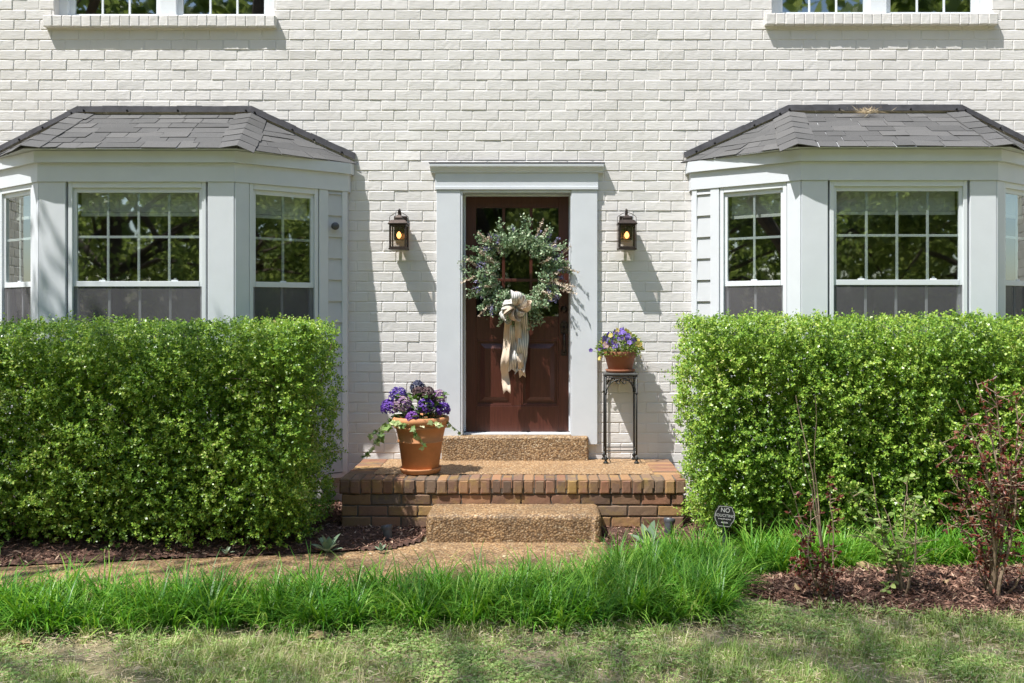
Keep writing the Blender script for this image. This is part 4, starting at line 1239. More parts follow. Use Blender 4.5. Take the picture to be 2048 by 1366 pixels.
for q in range(16):
    a = -.55 + random.gauss(0, .3); b0 = wc + Vector((math.cos(a) * RR, -.06, math.sin(a) * RR))
    sprig(b0, Vector((math.cos(a) + random.gauss(0, .5), -.4, -.5 + random.gauss(0, .5))), random.uniform(.06, .13), 14, .02, yel, ls, .4, fat=.004)
for nm, prt, mk in (('lavender_sprigs', lav, 'lavender'), ('cream_buds', buds, 'bud'), ('yellow_sprigs', yel, 'yellowsprig')):
    V, Q = merge(prt); link(nm, np_mesh(nm, V, Q), wr, M[mk])
ls.build('dried_stems', M['straw'], wr)


def ribbon(name, pts, wdirs, width, mat, parent, notch=False, ripple=.0):
    """a strip of ribbon with thickness; u runs across"""
    n = len(pts); k = 7
    V, F_, UV = [], [], []
    for i, (p, wd) in enumerate(zip(pts, wdirs)):
        p, wd = Vector(p), Vector(wd).normalized()
        t = (Vector(pts[min(i + 1, n - 1)]) - Vector(pts[max(i - 1, 0)])).normalized(); nn = t.cross(wd)
        for j in range(k):
            u = j / (k - 1); ww = width[i] if hasattr(width, '__len__') else width
            q = p + wd * (u - .5) * ww + nn * ripple * math.sin(u * 9 + i * .55)
            if notch and i == n - 1: q += t * (abs(u - .5) * ww * .9)
            V.append(q); UV.append((u, i / n))
    for i in range(n - 1):
        for j in range(k - 1): F_.append((i * k + j, i * k + j + 1, (i + 1) * k + j + 1, (i + 1) * k + j))
    me = bpy.data.meshes.new(name); me.from_pydata([tuple(v) for v in V], [], F_); me.update()
    uvl = me.uv_layers.new(name='UVMap')
    for lp in me.loops: uvl.data[lp.index].uv = UV[lp.vertex_index]
    o = link(name, me, parent, mat, True)
    s_ = o.modifiers.new('thickness', 'SOLIDIFY'); s_.thickness = .0012
    return o


kn = Vector(((1031 - VX) / SW, -.095, CAMZ + (VY - 614) / SW))
def loop(ang, L, wid, tilt, mk):
    L *= random.uniform(.85, 1.6); wid *= random.uniform(.9, 1.3); tilt *= random.choice((1, 1.4, 2.4))
    d = Vector((math.cos(ang), -random.uniform(.1, 1.0), math.sin(ang))).normalized(); wd0 = Vector((-math.sin(ang), -tilt, math.cos(ang))).normalized(); nn = d.cross(wd0)
    pts, wds, ws_ = [], [], []
    for k in range(17):
        t = k / 16; a = t * 2 * math.pi
        r_ = math.sin(t * math.pi)
        pts.append(kn + d * L * r_ + nn * (.046 * math.sin(a))); wds.append(wd0 + nn * .25 * math.sin(a)); ws_.append(wid * (.55 + .45 * r_))
    ribbon('bow_loop', pts, wds, ws_, M[mk], wr, False, .004)
for ang, L, wid, tilt, mk in ((1.45, .15, .085, .3, 'stripe'), (2.5, .105, .08, .5, 'stripe'), (3.35, .11, .085, .6, 'burlap'), (3.9, .10, .08, .5, 'stripe'), (.5, .115, .085, .5, 'stripe'), (.0, .10, .08, .5, 'burlap'), (5.5, .10, .085, .4, 'stripe'), (4.6, .08, .08, .4, 'burlap'), (1.05, .10, .075, .7, 'burlap'), (2.95, .085, .08, .3, 'stripe')):
    loop(ang, L, wid, tilt, mk)
def tail(path, wid, mk, tw=0.3):
    pts = []; 
    for i in range(22):
        t = i / 21 * (len(path) - 1); k = min(int(t), len(path) - 2); a, b_ = path[k], path[k + 1]; f = t - k
        pts.append(Vector(((a[0] + (b_[0] - a[0]) * f - VX) / SW, -.045 - .03 * math.sin(i * .6 + tw * 5) + .004 * i, CAMZ + (VY - (a[1] + (b_[1] - a[1]) * f)) / SW)))
    wds = [Vector((1, .45 * math.sin(i * .42 + tw * 7), .12 * math.sin(i * .3 + tw))) for i in range(22)]
    ribbon('ribbon_tail', pts, wds, wid, M[mk], wr, True, .005)
tail([(1019, 620), (1013, 690), (1008, 740), (1013, 782)], .07, 'burlap', .2)
tail([(1030, 620), (1028, 680), (1022, 740)], .085, 'stripe', .7)
tail([(1044, 620), (1047, 680), (1040, 740)], .095, 'stripe', 1.3)
tail([(1034, 620), (1038, 700), (1044, 752)], .055, 'burlap', 1.0)
tail([(1031, 622), (1030, 650), (1029, 680)], .075, 'stripe', 2.2)


# ------------------------------------------------------------------ hedges
def hedge(name, x0, x1, y0, y1, z0, z1, n, label, holes, open_end):
    """clipped box: sprigs with small leaves, dense at the skin and thinner inside"""
    t = empty(name, ((x0 + x1) / 2, (y0 + y1) / 2, 0), label, 'hedge')
    ax, ay, az = x1 - x0, y1 - y0, z1 - z0
    areas = np.array([ax * az * 1.25, ax * az * .3, ax * ay * .8, ay * az, ay * az]); pick = rng.choice(5, n, p=areas / areas.sum())
    U, V_ = rng.random(n), rng.random(n)
    P = np.zeros((n, 3)); Nn = np.zeros((n, 3))
    for k, (f, nn) in enumerate(((lambda u, v: (x0 + u * ax, y0 + 0 * u, z0 + v * az), (0, -1, 0)), (lambda u, v: (x0 + u * ax, y1 + 0 * u, z0 + v * az), (0, 1, 0)),
                                 (lambda u, v: (x0 + u * ax, y0 + v * ay, z1 + 0 * u), (0, 0, 1)), (lambda u, v: (x0 + 0 * u, y0 + u * ay, z0 + v * az), (-1, 0, 0)), (lambda u, v: (x1 + 0 * u, y0 + u * ay, z0 + v * az), (1, 0, 0)))):
        s = pick == k
        P[s] = np.stack(f(U[s], V_[s]), 1); Nn[s] = nn
    # lumps: low-frequency waviness of the clipped face, rounded vertical corners, tucked-in foot
    ph_ = rng.uniform(0, 6.28, 12)
    def wob(P):
        return (np.sin(P[:, 0] * 5.1 + ph_[0]) * np.sin(P[:, 2] * 6.3 + ph_[1]) + .8 * np.sin(P[:, 0] * 11 + P[:, 2] * 7 + ph_[2]) * np.sin(P[:, 1] * 9 + P[:, 2] * 8 + ph_[3])
                + .6 * np.sin(P[:, 0] * 23 + ph_[4]) * np.sin(P[:, 2] * 19 + P[:, 1] * 17 + ph_[5]))
    cen = np.array([(x0 + x1) / 2, (y0 + y1) / 2, (z0 + z1) / 2]); half = np.array([ax, ay, az]) / 2
    wv = wob(P)
    depth = rng.exponential(.055, n) + np.where(rng.random(n) < .45, rng.uniform(0, .32, n), 0)
    top = Nn[:, 2] > .5
    P = P - Nn * (depth - .040 * wv * np.where(top, .3, 1))[:, None]
    nc = int((ax * az + ax * ay + 2 * ay * az) * 130)               # clumps of growth with dark gaps between
    CC = P[rng.choice(n, nc, replace=False)].astype(np.float32); Pf = P.astype(np.float32)
    dmin = np.concatenate([np.sqrt(((Pf[i:i + 2000, None, :] - CC[None]) ** 2).sum(-1)).min(1) for i in range(0, n, 2000)])
    skin = depth < .16
    P = P + Nn * np.where(skin, np.clip(.05 * (1 - dmin / .075), -.03, .05), 0)[:, None] * np.where(top, .12, np.where(np.abs(Nn[:, 0]) > .5, .45, 1))[:, None]
    lonely = skin & (dmin > .048) & (rng.random(n) < .72)
    rad = .10
    c_ = np.clip(P, cen - half + rad, cen + half - rad); dl = P - c_; ln = np.linalg.norm(dl, axis=1)
    over = (np.sum(np.abs(dl) > 1e-6, axis=1) >= 2) & (ln > rad * 1.15)
    P[over] = c_[over] + dl[over] / ln[over][:, None] * rad * rng.uniform(.6, 1.15, over.sum())[:, None]
    tz = np.clip((P[:, 2] - z0) / .45, 0, 1)                  # foot narrows
    P[:, 1] += np.where(P[:, 1] < cen[1], (1 - tz) * .07, 0)
    if open_end > 0: P[:, 0] -= np.where(P[:, 0] > x1 - .3, (1 - np.clip((P[:, 2] - z0) / .6, 0, 1)) * .08, 0)
    else: P[:, 0] += np.where(P[:, 0] < x0 + .3, (1 - np.clip((P[:, 2] - z0) / .6, 0, 1)) * .08, 0)
    keep = ~lonely
    thin = np.clip((z0 + .22 - P[:, 2]) / .22, 0, 1); keep &= rng.random(n) > thin * .85
    gap = (wob(P * 1.7 + 3) < -1.15); keep &= ~(gap & (rng.random(n) < .35))
    for hx, hz, hr in holes:
        hr = hr * .75
        keep &= ~((((P[:, 0] - hx) / hr) ** 2 + ((P[:, 2] - hz) / (hr * .7)) ** 2 < rng.uniform(.5, 1.1, n)) & (rng.random(n) < .93))
    P, Nn = P[keep], Nn[keep]
    # shoots: each point becomes a short shoot of leaves
    m = len(P); k = 9
    G = unit(Nn * .75 * np.where(Nn[:, 2:] > .5, .45, 1) + np.array([0, -.1, .45]) + rng.normal(0, .5, (m, 3)))
    tt = np.tile(np.linspace(.1, 1, k), (m, 1)) + rng.normal(0, .05, (m, k))
    L = rng.uniform(.03, .08, m) + np.where(rng.random(m) < .03, .035, 0)
    LP = P[:, None, :] + G[:, None, :] * (tt * L[:, None])[:, :, None]
    s1 = perp(G); s2 = np.cross(G, s1)
    ang = np.arange(k) * 2.4 + rng.uniform(0, 6, (m, 1))
    LD = unit(G[:, None, :] * rng.uniform(.3, .9, (m, k, 1)) + s1[:, None, :] * np.cos(ang)[:, :, None] + s2[:, None, :] * np.sin(ang)[:, :, None])
    LD = LD.reshape(-1, 3); LP = LP.reshape(-1, 3); GN = np.repeat(G, k, 0)
    LN = perp(LD, GN * .45 + np.array([-.12, -.35, .85]) + rng.normal(0, .38, GN.shape))
    size = rng.uniform(.014, .026, len(LP))
    V, Q = leaf_geo(LP, LD, LN, size, size * rng.uniform(.55, .75, len(LP)))
    ni = int(ax * ay * az * 9500)                                 # older, larger leaves all through the inside
    IP = np.column_stack([rng.uniform(x0 + .12, x1 - .12, ni), rng.uniform(y0 + .14, y1 - .12, ni), rng.uniform(z0 + .08, z1 - .12, ni)])
    ok = np.ones(ni, bool)
    for hx, hz, hr in holes: ok &= ((IP[:, 0] - hx) ** 2 + (IP[:, 2] - hz) ** 2) > (hr * .8) ** 2
    IP = IP[ok]; ID = randdir(len(IP)); V2, Q2 = leaf_geo(IP, ID, perp(ID), rng.uniform(.03, .05, len(IP)), rng.uniform(.02, .032, len(IP)))
    V, Q = merge([(V, Q), (V2, Q2)])
    o = link('foliage', np_mesh('foliage', V, Q), t, M['hedge'])
    b = MB()
    nb = int(ax * 9)
    for i in range(nb):                                       # stems inside
        bx, by = random.uniform(x0 + .12, x1 - .12), random.uniform(y0 + .25, y1 - .2)
        p = Vector((bx, by, 0)); pts = [p]
        for q_ in range(5):
            p = p + Vector((random.gauss(0, .07), random.gauss(0, .06), (z1 - .12) / 5)); pts.append(p)
        b.tube(pts, [.013, .011, .009, .007, .005, .003], 5)
        for q_ in range(7):
            a0 = pts[random.randint(1, 4)]; dv = Vector((random.gauss(0, .6), random.gauss(-.4, .6), random.uniform(.1, .8))).normalized() * random.uniform(.15, .35)
            e_ = a0 + dv
            e_.y = max(e_.y, y0 + .03); e_.z = min(e_.z, z1 - .03); e_.x = min(max(e_.x, x0 + .03), x1 - .03)
            b.tube([a0, a0.lerp(e_, .5) + Vector((0, 0, .02)), e_], [.005, .004, .002], 4)
    b.build('branches', M['twig'], t)


hedge('hedge', -4.6, -1.55, -1.78, -.80, .03, 1.525, 34000, 'clipped green boxwood hedge in part shade under the left bay window',
      [(at(388, 858, 1.6).x, at(388, 858, 1.6).z, .06), (at(200, 775, 1.6).x, at(200, 775, 1.6).z, .05), (at(60, 940, 1.6).x, at(60, 940, 1.6).z, .06), (at(165, 945, 1.6).x, at(165, 945, 1.6).z, .045), (at(305, 950, 1.6).x, at(305, 950, 1.6).z, .04)], 1)
hedge('hedge', 1.04, 4.2, -1.72, -.80, .06, 1.56, 34000, 'clipped sunlit boxwood hedge under the right bay window behind the small sign',
      [(at(1455, 860, 1.6).x, at(1455, 860, 1.6).z, .04), (at(1475, 940, 1.6).x, at(1475, 940, 1.6).z, .04), (at(1655, 870, 1.6).x, at(1655, 870, 1.6).z, .03)], -1)

# ------------------------------------------------------------------ border grass (liriope)
def liriope(regions):
    parts = []
    for poly, dens, hmul in regions:
        xs = [p[0] for p in poly]; ys = [p[1] for p in poly]; A = (max(xs) - min(xs)) * (max(ys) - min(ys))
        C = scatter(poly, int(A * dens))
        for c in C:
            k = int(rng.integers(20, 40)); a = rng.uniform(0, 2 * np.pi, k); rr = rng.uniform(0, .035, k)
            P = np.column_stack([c[0] + np.cos(a) * rr, c[1] + np.sin(a) * rr, np.zeros(k)])
            hm = hmul * rng.uniform(.72, 1.2)
            L = rng.uniform(.20, .40, k) * hm
            parts.append(blade_geo(P, a + rng.normal(0, .5, k), np.abs(rng.normal(.32, .24, k)) + .04, rng.uniform(.5, 2.1, k), L, rng.uniform(.007, .013, k), 5))
    V, Q = merge(parts)
    o = link('border_grass', np_mesh('border_grass', V, Q), None, M['liriope'])
    tag(o, 'strappy bright green border grass edging the walk and the mulch bed', 'border grass', kind='stuff')


strip = [(-5.0, -2.98), (-3.6, -2.84), (-1.6, -2.72), (-.35, -2.62), (.1, -2.48), (.42, -2.25), (.54, -1.98), (.72, -1.80), (1.0, -1.84), (1.25, -2.1), (1.12, -2.6), (.98, -3.0), (.4, -3.17), (-.6, -3.2), (-1.6, -3.2), (-3.0, -3.3), (-5.0, -3.45)]
back = [(1.0, -1.78), (4.6, -1.78), (4.6, -2.08), (2.1, -2.08), (1.35, -2.22)]
liriope([(strip, 190, .84), (back, 200, .90)])

# ------------------------------------------------------------------ lawn growth
def lawn_growth():
    front = [(-5.2, -3.2), (-.5, -3.12), (1.0, -2.85), (1.3, -2.75), (2.0, -2.95), (5.0, -2.93), (5.0, -6.3), (-5.2, -6.3)]
    def field(P):
        return (np.sin(P[:, 0] * 2.3 + 1.1) * np.sin(P[:, 1] * 4.1 + .4) + .7 * np.sin(P[:, 0] * 5.7 + P[:, 1] * 6.1) + .5 * np.sin(P[:, 0] * 13.1 + 2) * np.sin(P[:, 1] * 15.7))
    parts = []
    P2 = scatter(front, 520000); near = rng.random(len(P2)) < np.clip(1.0 - (-P2[:, 1] - 4.0) * 1.6, .06, 1); P2 = P2[near]
    f = field(P2); P2 = P2[rng.random(len(P2)) < np.clip(.50 + .55 * f, .05, 1)]
    n = len(P2); P = np.column_stack([P2, np.full(n, -.012)])
    tall = np.clip(.6 + .4 * field(P2), .3, 1.4)
    parts.append(blade_geo(P, rng.uniform(0, 6.28, n), np.abs(rng.normal(.5, .35, n)), rng.uniform(.2, 1.3, n), rng.uniform(.025, .085, n) * tall, rng.uniform(.0022, .0048, n), 2))
    TC = scatter(front, 4600); TC = TC[rng.random(len(TC)) < np.clip(1 - (-TC[:, 1] - 4.0) * 1.4, .1, 1)]; TC = TC[field(TC * 1.3 + 2) > -.2]
    kk = 26; T2 = np.repeat(TC, kk, 0) + rng.normal(0, .022, (len(TC) * kk, 2)); n2 = len(T2)
    parts.append(blade_geo(np.column_stack([T2, np.full(n2, -.012)]), rng.uniform(0, 6.28, n2), np.abs(rng.normal(.4, .3, n2)), rng.uniform(.3, 1.4, n2), rng.uniform(.045, .12, n2), rng.uniform(.0035, .0068, n2), 3))
    V, Q = merge(parts)
    tag(link('lawn_grass', np_mesh('lawn_grass', V, Q), None, M['grass']), 'patchy short lawn grass in the foreground', 'grass', kind='stuff')
    P2 = scatter(front, 190000); P2 = P2[rng.random(len(P2)) < np.clip(1 - (-P2[:, 1] - 4.0) * 1.6, .05, 1)]; f = field(P2 + 1.7)
    P2 = P2[rng.random(len(P2)) < np.clip(.22 + .5 * f, .03, 1)]
    n = len(P2); a = rng.uniform(0, 6.28, n); parts = []
    P = np.column_stack([P2, rng.uniform(.0, .04, n)])
    for k in range(3):
        aa = a + k * 2.1
        D = unit(np.stack([np.cos(aa), np.sin(aa), rng.uniform(0, .4, n)], 1))
        parts.append(leaf_geo(P, D, perp(D, np.tile([0, -.2, 1.0], (n, 1)) + rng.normal(0, .3, (n, 3))), rng.uniform(.008, .016, n), rng.uniform(.008, .013, n)))
    V, Q = merge(parts)
    tag(link('lawn_weeds', np_mesh('lawn_weeds', V, Q), None, M['clover']), 'low clover and small weeds growing through the lawn', 'weeds', kind='stuff')
    P2 = scatter(front, 85000); P2 = P2[rng.random(len(P2)) < np.clip(1 - (-P2[:, 1] - 4.0) * 1.6, .05, 1)]
    n = len(P2); a = rng.uniform(0, 6.28, n)
    P = np.column_stack([P2, rng.uniform(-.004, .045, n)])
    D = unit(np.stack([np.cos(a), np.sin(a), rng.normal(0, .15, n)], 1))
    G0 = leaf_geo(P, D, perp(D, np.tile([0, 0, 1.0], (n, 1)) + rng.normal(0, .4, (n, 3))), rng.uniform(.02, .07, n), rng.uniform(.0015, .004, n))
    L2 = np.concatenate([scatter(front, 700), scatter(isle, 160), scatter(walk_poly, 90), scatter(bed_left, 120)]); n3 = len(L2); a3 = rng.uniform(0, 6.28, n3)
    D3 = unit(np.stack([np.cos(a3), np.sin(a3), rng.normal(0, .2, n3)], 1))
    G1 = leaf_geo(np.column_stack([L2, rng.uniform(.005, .03, n3) + .035 * (L2[:, 0] > 1.1) * (L2[:, 1] > -2.9)]), D3, perp(D3, np.tile([0, -.2, 1.0], (n3, 1)) + rng.normal(0, .3, (n3, 3))), rng.uniform(.018, .045, n3), rng.uniform(.008, .02, n3))
    V, Q = merge([G0, G1])
    tag(link('dead_thatch', np_mesh('dead_thatch', V, Q), None, M['straw']), 'dry tan straw and thatch lying in the lawn', 'thatch', kind='stuff')


lawn_growth()

# ------------------------------------------------------------------ small plants in the beds
def rosette(px, py, z, size, n, label, group=None):
    c = on_ground(px, py, z)
    a = np.arange(n) * 2.4 + rng.uniform(0, .5, n)
    el = np.linspace(.25, 1.25, n)
    D = unit(np.stack([np.cos(a) * np.cos(el), np.sin(a) * np.cos(el), np.sin(el)], 1))
    N = perp(D, np.stack([-np.cos(a) * .6, -np.sin(a) * .6, np.ones(n)], 1))
    L = size * rng.uniform(.75, 1.1, n)
    P = np.tile(np.array(c), (n, 1)) + D * size * .12
    V, Q = leaf_geo(P, D, N, L, L * .42, 'oval')
    t = empty('lambs_ear_plant', c, label, 'plant', group)
    link('leaves', np_mesh('leaves', V, Q), t, M['sage'], True)
    m = MB()
    for i in range(n): m.tube([c, P[i] + D[i] * size * .1], .004, 5)
    m.build('stems', M['sage'], t)


rosette(655, 1104, .02, .12, 13, 'large silvery woolly-leaved plant at the mulch edge beside the left hedge')
rosette(762, 1102, .02, .055, 8, 'small silvery woolly-leaved plant at the mulch edge below the left spotlight')
rosette(452, 1108, .02, .05, 6, 'tiny grey-green seedling in the shade under the left hedge')
rosette(1298, 1092, .03, .15, 9, 'silvery woolly-leaved plant behind the border grass right of the front step')


def spotlight(px, py, e, tilt, label):
    c = at(px, py, e)
    t = empty('garden_spotlight', (c.x, c.y, 0), label, 'spotlight', 'spotlights in the planting beds')
    ax = Vector((tilt, .28, 1)).normalized()
    m = MB(); m.lathe(c, [(.0, -.062), (.022, -.062), (.030, -.055), (.032, .012), (.034, .02), (.041, .03), (.041, .052), (.037, .055), (.034, .048), (0, .045)], 20, ax); m.build('head', M['blackpl'], t, True)
    m = MB()
    for s in (-1, 1): m.box(c.x + s * .012 - .003, c.x + s * .012 + .003, c.y - .012, c.y + .012, c.z - .10, c.z - .045)
    m.tube([(c.x, c.y, c.z - .08), (c.x, c.y, -.03)], [.008, .004], 6); m.build('stake', M['blackpl'], t)


spotlight(775, 1066, 1.36, -.18, 'black garden spotlight in the mulch left of the front step')
spotlight(1338, 1052, 1.33, .12, 'black garden spotlight half hidden by border grass near the right hedge')

# the little sign
sc = at(1449, 1033, 1.86)
sg = empty('yard_sign', (sc.x, sc.y, 0), 'small black scalloped no soliciting sign staked before the right hedge', 'sign')
RY = Matrix.Rotation(R(7), 3, 'Y') @ Matrix.Rotation(R(-6), 3, 'X') @ Matrix.Rotation(R(8), 3, 'Z')
def sgp(u, v, d=0.0): return sc + RY @ Vector((u * .92, -d, v * .92))
half = [(0, .076), (.045, .076), (.056, .068), (.060, .052), (.072, .036), (.079, .010), (.079, -.012), (.070, -.034), (.058, -.048), (.056, -.062), (.044, -.074), (0, -.074)]
outline = half + [(-u, v) for u, v in half[::-1][1:-1]]
m = MB(); nO = len(outline)
m.add([sgp(u, v, .003) for u, v in outline] + [sgp(u, v, -.003) for u, v in outline], [tuple(range(nO)), tuple(range(nO, 2 * nO))[::-1]] + [(i, i + nO, (i + 1) % nO + nO, (i + 1) % nO) for i in range(nO)])
m.build('panel', M['signblack'], sg)
m = MB()
for i in range(nO):
    a, b_ = outline[i], outline[(i + 1) % nO]; k0, k1 = .93, .885
    m.quad(sgp(a[0] * k0, a[1] * k0, .0042), sgp(b_[0] * k0, b_[1] * k0, .0042), sgp(b_[0] * k1, b_[1] * k1, .0042), sgp(a[0] * k1, a[1] * k1, .0042))
m.build('border_line', M['signwhite'], sg)
def text(body, size, u, v, name='lettering'):
    cu = bpy.data.curves.new(name, 'FONT'); cu.body = body; cu.size = size; cu.align_x = 'CENTER'; cu.align_y = 'CENTER'; cu.offset = size * .006; cu.extrude = 0
    tmp = bpy.data.objects.new(name, cu); col.objects.link(tmp)
    bpy.context.view_layer.update()
    me = bpy.data.meshes.new_from_object(tmp.evaluated_get(bpy.context.evaluated_depsgraph_get()))
    bpy.data.objects.remove(tmp); me.name = name
    me.transform(Matrix.Rotation(R(90), 4, 'X')); me.transform(RY.to_4x4()); p = sgp(u, v, .0045); me.transform(Matrix.Translation(p))
    me.materials.clear()
    link(name, me, sg, M['signwhite'])
text('NO', .040, 0, .043)
text('SOLICITING', .0255, 0, .006)
m = MB()
for k in range(9): m.tube([sgp(-.045 + k * .0105, -.020 + .002 * math.sin(k * 2), .005), sgp(-.040 + k * .0105, -.014, .005), sgp(-.037 + k * .0105, -.022, .005)], .0011, 4)
for k in range(6): m.tube([sgp(-.022 + k * .0085, -.046, .005), sgp(-.018 + k * .0085, -.034 - .004 * (k % 2), .005), sgp(-.015 + k * .0085, -.047, .005)], .0014, 4)
m.build('script_lettering', M['signwhite'], sg)
m = MB(); m.box(sc.x - .012, sc.x + .012, sc.y + .008, sc.y + .014, -.02, sc.z + .02); m.build('stake', M['blackpl'], sg)


# ------------------------------------------------------------------ shrubs in the mulch island
def shrub(name, base, stems, leafmk, leafsize, label, per, twig=.5, compound=False, bare=()):
    t = empty(name, base, label, 'shrub')
    b = MB(); parts = []
    base = Vector(base)
    for si, (tip, r0, lf) in enumerate(stems):
        tip = Vector(tip); p0 = base + Vector((random.gauss(0, .025), random.gauss(0, .025), -.01)); k = 9; pts = []
        side = Vector((random.gauss(0, .04), random.gauss(0, .04), 0))
        for i in range(k):
            f = i / (k - 1); q = p0.lerp(tip, f) + side * math.sin(f * math.pi) + Vector(((tip.x - p0.x) * (f * f - f) * .5, 0, 0)) + Vector((random.gauss(0, .006), random.gauss(0, .006), 0)); pts.append(q)
        b.tube(pts, [r0 * (1 - .8 * i / (k - 1)) for i in range(k)], 6)
        nl = int(per * lf)
        for j in range(nl):
            f = random.uniform(.12, 1) ** .8; i = min(int(f * (k - 1)), k - 2); q = pts[i].lerp(pts[i + 1], f * (k - 1) - i)
            L = random.uniform(.03, .16) * twig * (1.3 - f * .6)
            dv = Vector((random.gauss(0, 1), random.gauss(-.1, .8), random.gauss(.35, .5))).normalized()
            e_ = q + dv * L
            b.tube([q, e_], [.0032, .0015], 4)
            n = random.randint(5, 8)
            tt = rng.uniform(.4, 1.1, n)
            P = np.array(q) + np.outer(tt, np.array(dv) * L)
            if compound:
                sd_ = np.where(np.arange(n) % 2, 1, -1)[:, None]; w_ = np.array(dv.cross(Vector((0, 0, 1))).normalized())
                D = unit(np.array(dv) * .5 + sd_ * w_ + rng.normal(0, .15, (n, 3)))
            else: D = unit(np.array(dv) * .8 + randdir(n) * .9)
            N = perp(D, np.tile([0, -.5, 1.0], (n, 1)) + rng.normal(0, .4, (n, 3)))
            L_ = leafsize * rng.uniform(.6, 1.2, n)
            parts.append(leaf_geo(P, D, N, L_, L_ * (.62 if compound else .45), 'oval'))
    b.build('stems', M['cane_tan'], t)
    V, Q = merge(parts); link('leaves', np_mesh('leaves', V, Q), t, M[leafmk])


b1 = on_ground(1648, 1192, .03); eb = -b1.y
def S1(px, py, de=0.0): return at(px, py, eb + de)
shrub('burgundy_shrub', b1, [(S1(1585, 790, .05), .0075, .03), (S1(1592, 860, -.05), .005, .05), (S1(1562, 1000, .12), .005, .6), (S1(1655, 950, -.02), .006, 1.0), (S1(1600, 1060, .14), .0045, 1.3), (S1(1625, 1000, .05), .0055, .8), (S1(1690, 1120, .12), .0045, .9), (S1(1632, 790, -.02), .0055, .05), (S1(1590, 1110, .1), .0045, 1.2), (S1(1565, 930, 0), .004, .1), (S1(1660, 1060, .08), .0045, 1.2)],
      'redleaf', .026, 'sparse burgundy-leaved shrub with tall bare stems in the mulch bed', 17)
b2 = on_ground(1800, 1190, .03); eb = -b2.y
shrub('rose_bush', b2, [(S1(1830, 1000, .06), .009, 1.1), (S1(1770, 1010, .0), .007, 1.1), (S1(1720, 1060, .1), .006, .7), (S1(1700, 985, .0), .006, .7), (S1(1815, 950, -.1), .006, 1.0), (S1(1745, 945, -.12), .006, 1.0), (S1(1850, 1000, -.1), .006, .9), (S1(1780, 1120, .1), .005, .4)],
      'roseleaf', .036, 'green-leaved rose bush with thin dark canes between the two burgundy shrubs', 12, .95, True)
b3 = on_ground(1985, 1195, .03); eb = -b3.y
shrub('burgundy_shrub', b3, [(S1(1915, 800, .1), .010, 1.3), (S1(1880, 880, .15), .008, 1.2), (S1(1950, 760, 0), .011, 1.0), (S1(1900, 950, -.1), .008, 1.2), (S1(1990, 770, .1), .011, 1.1), (S1(2030, 800, .0), .011, 1.2), (S1(2060, 850, .15), .009, 1.2), (S1(1960, 900, .2), .007, 1.1), (S1(2020, 930, .2), .007, 1.0), (S1(2110, 830, -.05), .01, 1.2), (S1(1895, 1010, .1), .006, .9), (S1(2090, 960, .1), .007, 1.0), (S1(1940, 1000, -.15), .006, .8)],
      'redleaf', .027, 'tall bushy burgundy-leaved shrub in the mulch bed before the right hedge', 25, .95)


# fallen leaves
def fallen(px, py, z, size, rot, label):
    c = on_ground(px, py, z)
    D = unit(np.array([[math.cos(rot), math.sin(rot), .12]])); N = perp(D, np.array([[0, -.35, 1.0]]))
    V, T = leaf_geo(np.array([c]), D, N, size, size * .62, 'oval')
    V = V + np.array([0, 0, .014]) + rng.normal(0, .007, V.shape)
    o = link('fallen_leaf', np_mesh('fallen_leaf', V, T), None, M['deadleaf']); tag(o, label, 'leaf')
    o2 = o.modifiers.new('thickness', 'SOLIDIFY'); o2.thickness = .001


fallen(1712, 1140, .05, .12, .1, 'large pale tan fallen leaf lying on the mulch before the border grass')
fallen(612, 1282, .0, .11, .3, 'large tan fallen leaf lying on the lawn edge below the front border grass')
fallen(1600, 1183, .05, .05, 2.0, 'small pale fallen leaf on mulch beside the bare-stemmed burgundy shrub')
fallen(1445, 1236, .01, .075, .4, 'grey-brown fallen leaf on the lawn edge left of the mulch island')
fallen(1890, 1172, .06, .045, 1.2, 'small yellow-brown fallen leaf on mulch between rose bush and tall burgundy shrub')
fallen(30, 1300, .0, .09, 1.0, 'brown fallen leaf on the lawn in the lower left corner')

# straw caught on the right bay roof
c = Vector((BC[1] + .02 - .07, -.10, 3.30))
n = 160; a = rng.uniform(0, 6.28, n)
P = np.array(c) + np.column_stack([rng.normal(0, .06, n), rng.normal(-.02, .02, n), rng.uniform(0, .02, n)]); P[:, 2] -= (-P[:, 1] - .1) * .62
D = unit(np.column_stack([np.cos(a), np.sin(a) * .5, rng.normal(.15, .3, n)])); V, Q = leaf_geo(P, D, perp(D), rng.uniform(.04, .09, n), rng.uniform(.002, .004, n))
tag(link('straw_clump', np_mesh('straw_clump', V, Q), None, M['straw']), 'tuft of dry straw caught on the shingles of the right bay roof', 'straw')


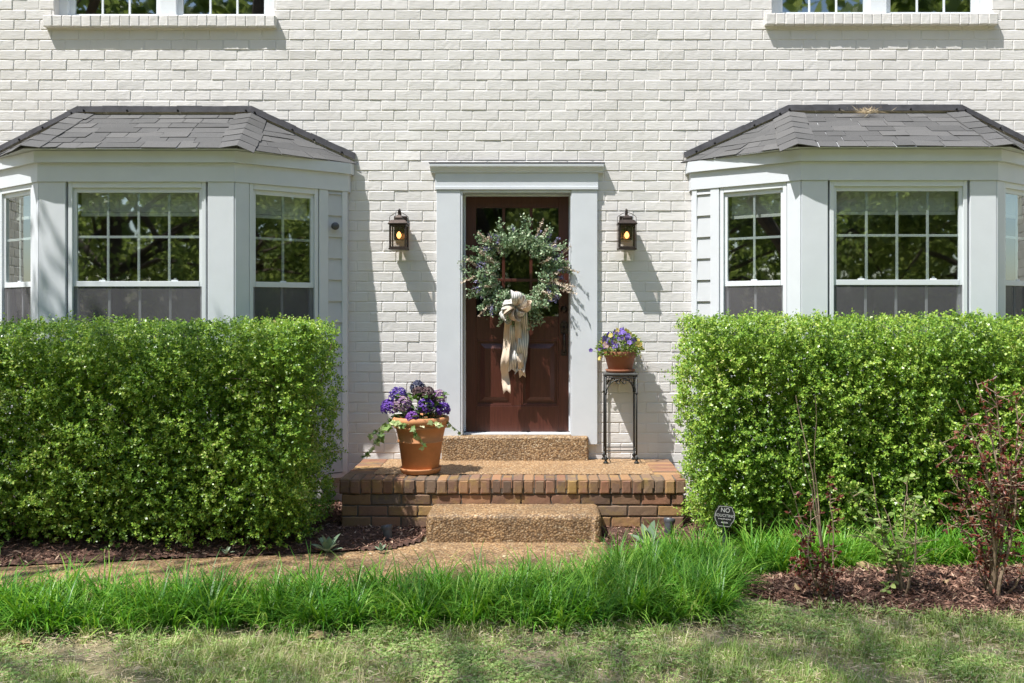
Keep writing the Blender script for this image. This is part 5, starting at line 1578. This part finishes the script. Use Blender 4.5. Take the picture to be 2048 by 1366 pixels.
# ------------------------------------------------------------------ trees across the garden (they shade the lawn and show in the panes)
def tree(x, y, h, crown_z, rx, rz, n, label, clumps=26, lsize=.16, tr=.18, holes=.5):
    t = empty('garden_tree', (x, y, 0), label, 'tree')
    b = MB()
    pts = [Vector((x + random.gauss(0, .08) * i, y + random.gauss(0, .08) * i, h * .8 * i / 6)) for i in range(7)]
    b.tube(pts, [tr * (1.25 if i == 0 else 1 - .12 * i) for i in range(7)], 10)
    cl = []
    for i in range(clumps):
        d = Vector(randdir(1)[0]); rr_ = random.uniform(.35, 1) ** .5
        c = Vector((x + d.x * rx * rr_, y + d.y * rx * rr_, crown_z + d.z * rz * rr_)); cl.append((c, random.uniform(.3, .55) * rx * .75))
        s = pts[min(6, max(2, int((c.z - .8) / (h * .8) * 6)))] if c.z < h * .8 else pts[6]
        s = pts[random.randint(2, 5)] if s.z > c.z else s
        md = s.lerp(c, .5) + Vector((random.gauss(0, .15), random.gauss(0, .15), .25))
        b.tube([s, md, c], [tr * .35, tr * .22, tr * .06], 6)
    b.build('trunk', M['bark'], t)
    Ps = []
    k = n // clumps
    for c, r_ in cl:
        d = randdir(k); Ps.append(np.array(c) + d * (r_ * rng.uniform(.15, 1, (k, 1)) ** .5) * np.array([1, 1, .7]))
    P = np.concatenate(Ps); m_ = len(P)
    D = unit(randdir(m_) + np.array([0, 0, -.3])); V, Q = leaf_geo(P, D, perp(D, randdir(m_) + np.array([0, 0, .8])), rng.uniform(.6, 1.2, m_) * lsize, rng.uniform(.4, .7, m_) * lsize)
    link('crown', np_mesh('crown', V, Q), t, M['treeleaf'])


tree(-6.4, -5.2, 9.0, 7.7, 2.6, 1.6, 4500, 'broad leafy tree close by the left of the front lawn, shading hedge and grass', 16, .12)
tree(-5.6, -9.6, 15.5, 13.4, 3.0, 1.9, 5200, 'very tall thin-crowned tree behind the near lawn tree', 20, .14, .24)
HOW = ('green tree at the left end of the row across the lawn', 'tree across the lawn facing the left edge of the left bay', 'tall tree across the lawn facing the left bay window',
       'tree across the lawn facing the front door from the left', 'tall tree across the lawn facing the front door from the right', 'tree across the lawn facing the middle of the right bay',
       'tree across the lawn facing the right edge of the right bay', 'tree at the right end of the row across the lawn', 'tree standing nearest the house at the far right side of the lawn',
       'tree on the far left side of the lawn behind the nearest side tree', 'tree standing nearest the house at the far left side of the lawn')
for i, (x, y, h, cz, rx, rz) in enumerate([(-16, -15, 9, 4.4, 3.8, 4.0), (-11.5, -19, 10, 4.8, 4.0, 4.4), (-7.0, -22, 11, 5.0, 4.2, 4.6), (-2.0, -21, 10, 4.4, 3.6, 4.1), (2.8, -23, 11, 5.2, 4.0, 4.6), (7.2, -19, 10, 4.6, 3.8, 4.2),
                                           (12, -18, 9, 4.4, 3.8, 4.0), (16.5, -13, 10, 4.6, 3.8, 4.3), (18, -7, 9, 4.2, 3.5, 3.9), (-20, -9.5, 9, 4.4, 3.8, 4.0), (-19, -4, 9, 4.2, 3.4, 3.8)]):
    tree(x, y, h, cz, rx, rz, 11000, HOW[i], 28, .21, .26)
n = 26000
a = rng.uniform(math.pi * .98, math.pi * 2.02, n); rad = rng.uniform(38, 52, n)
P = np.column_stack([np.cos(a) * rad, np.sin(a) * rad - 4, rng.uniform(0, 1, n) ** .8 * (21 + 3 * np.sin(a * 17) + 2 * np.sin(a * 41))])
D = randdir(n); V, Q = leaf_geo(P, D, perp(D, randdir(n)), rng.uniform(.8, 1.8, n), rng.uniform(.6, 1.2, n))
tag(link('distant_wood', np_mesh('distant_wood', V, Q), None, M['treeleaf']), 'green wood closing the far side of the garden', 'wood', kind='stuff')
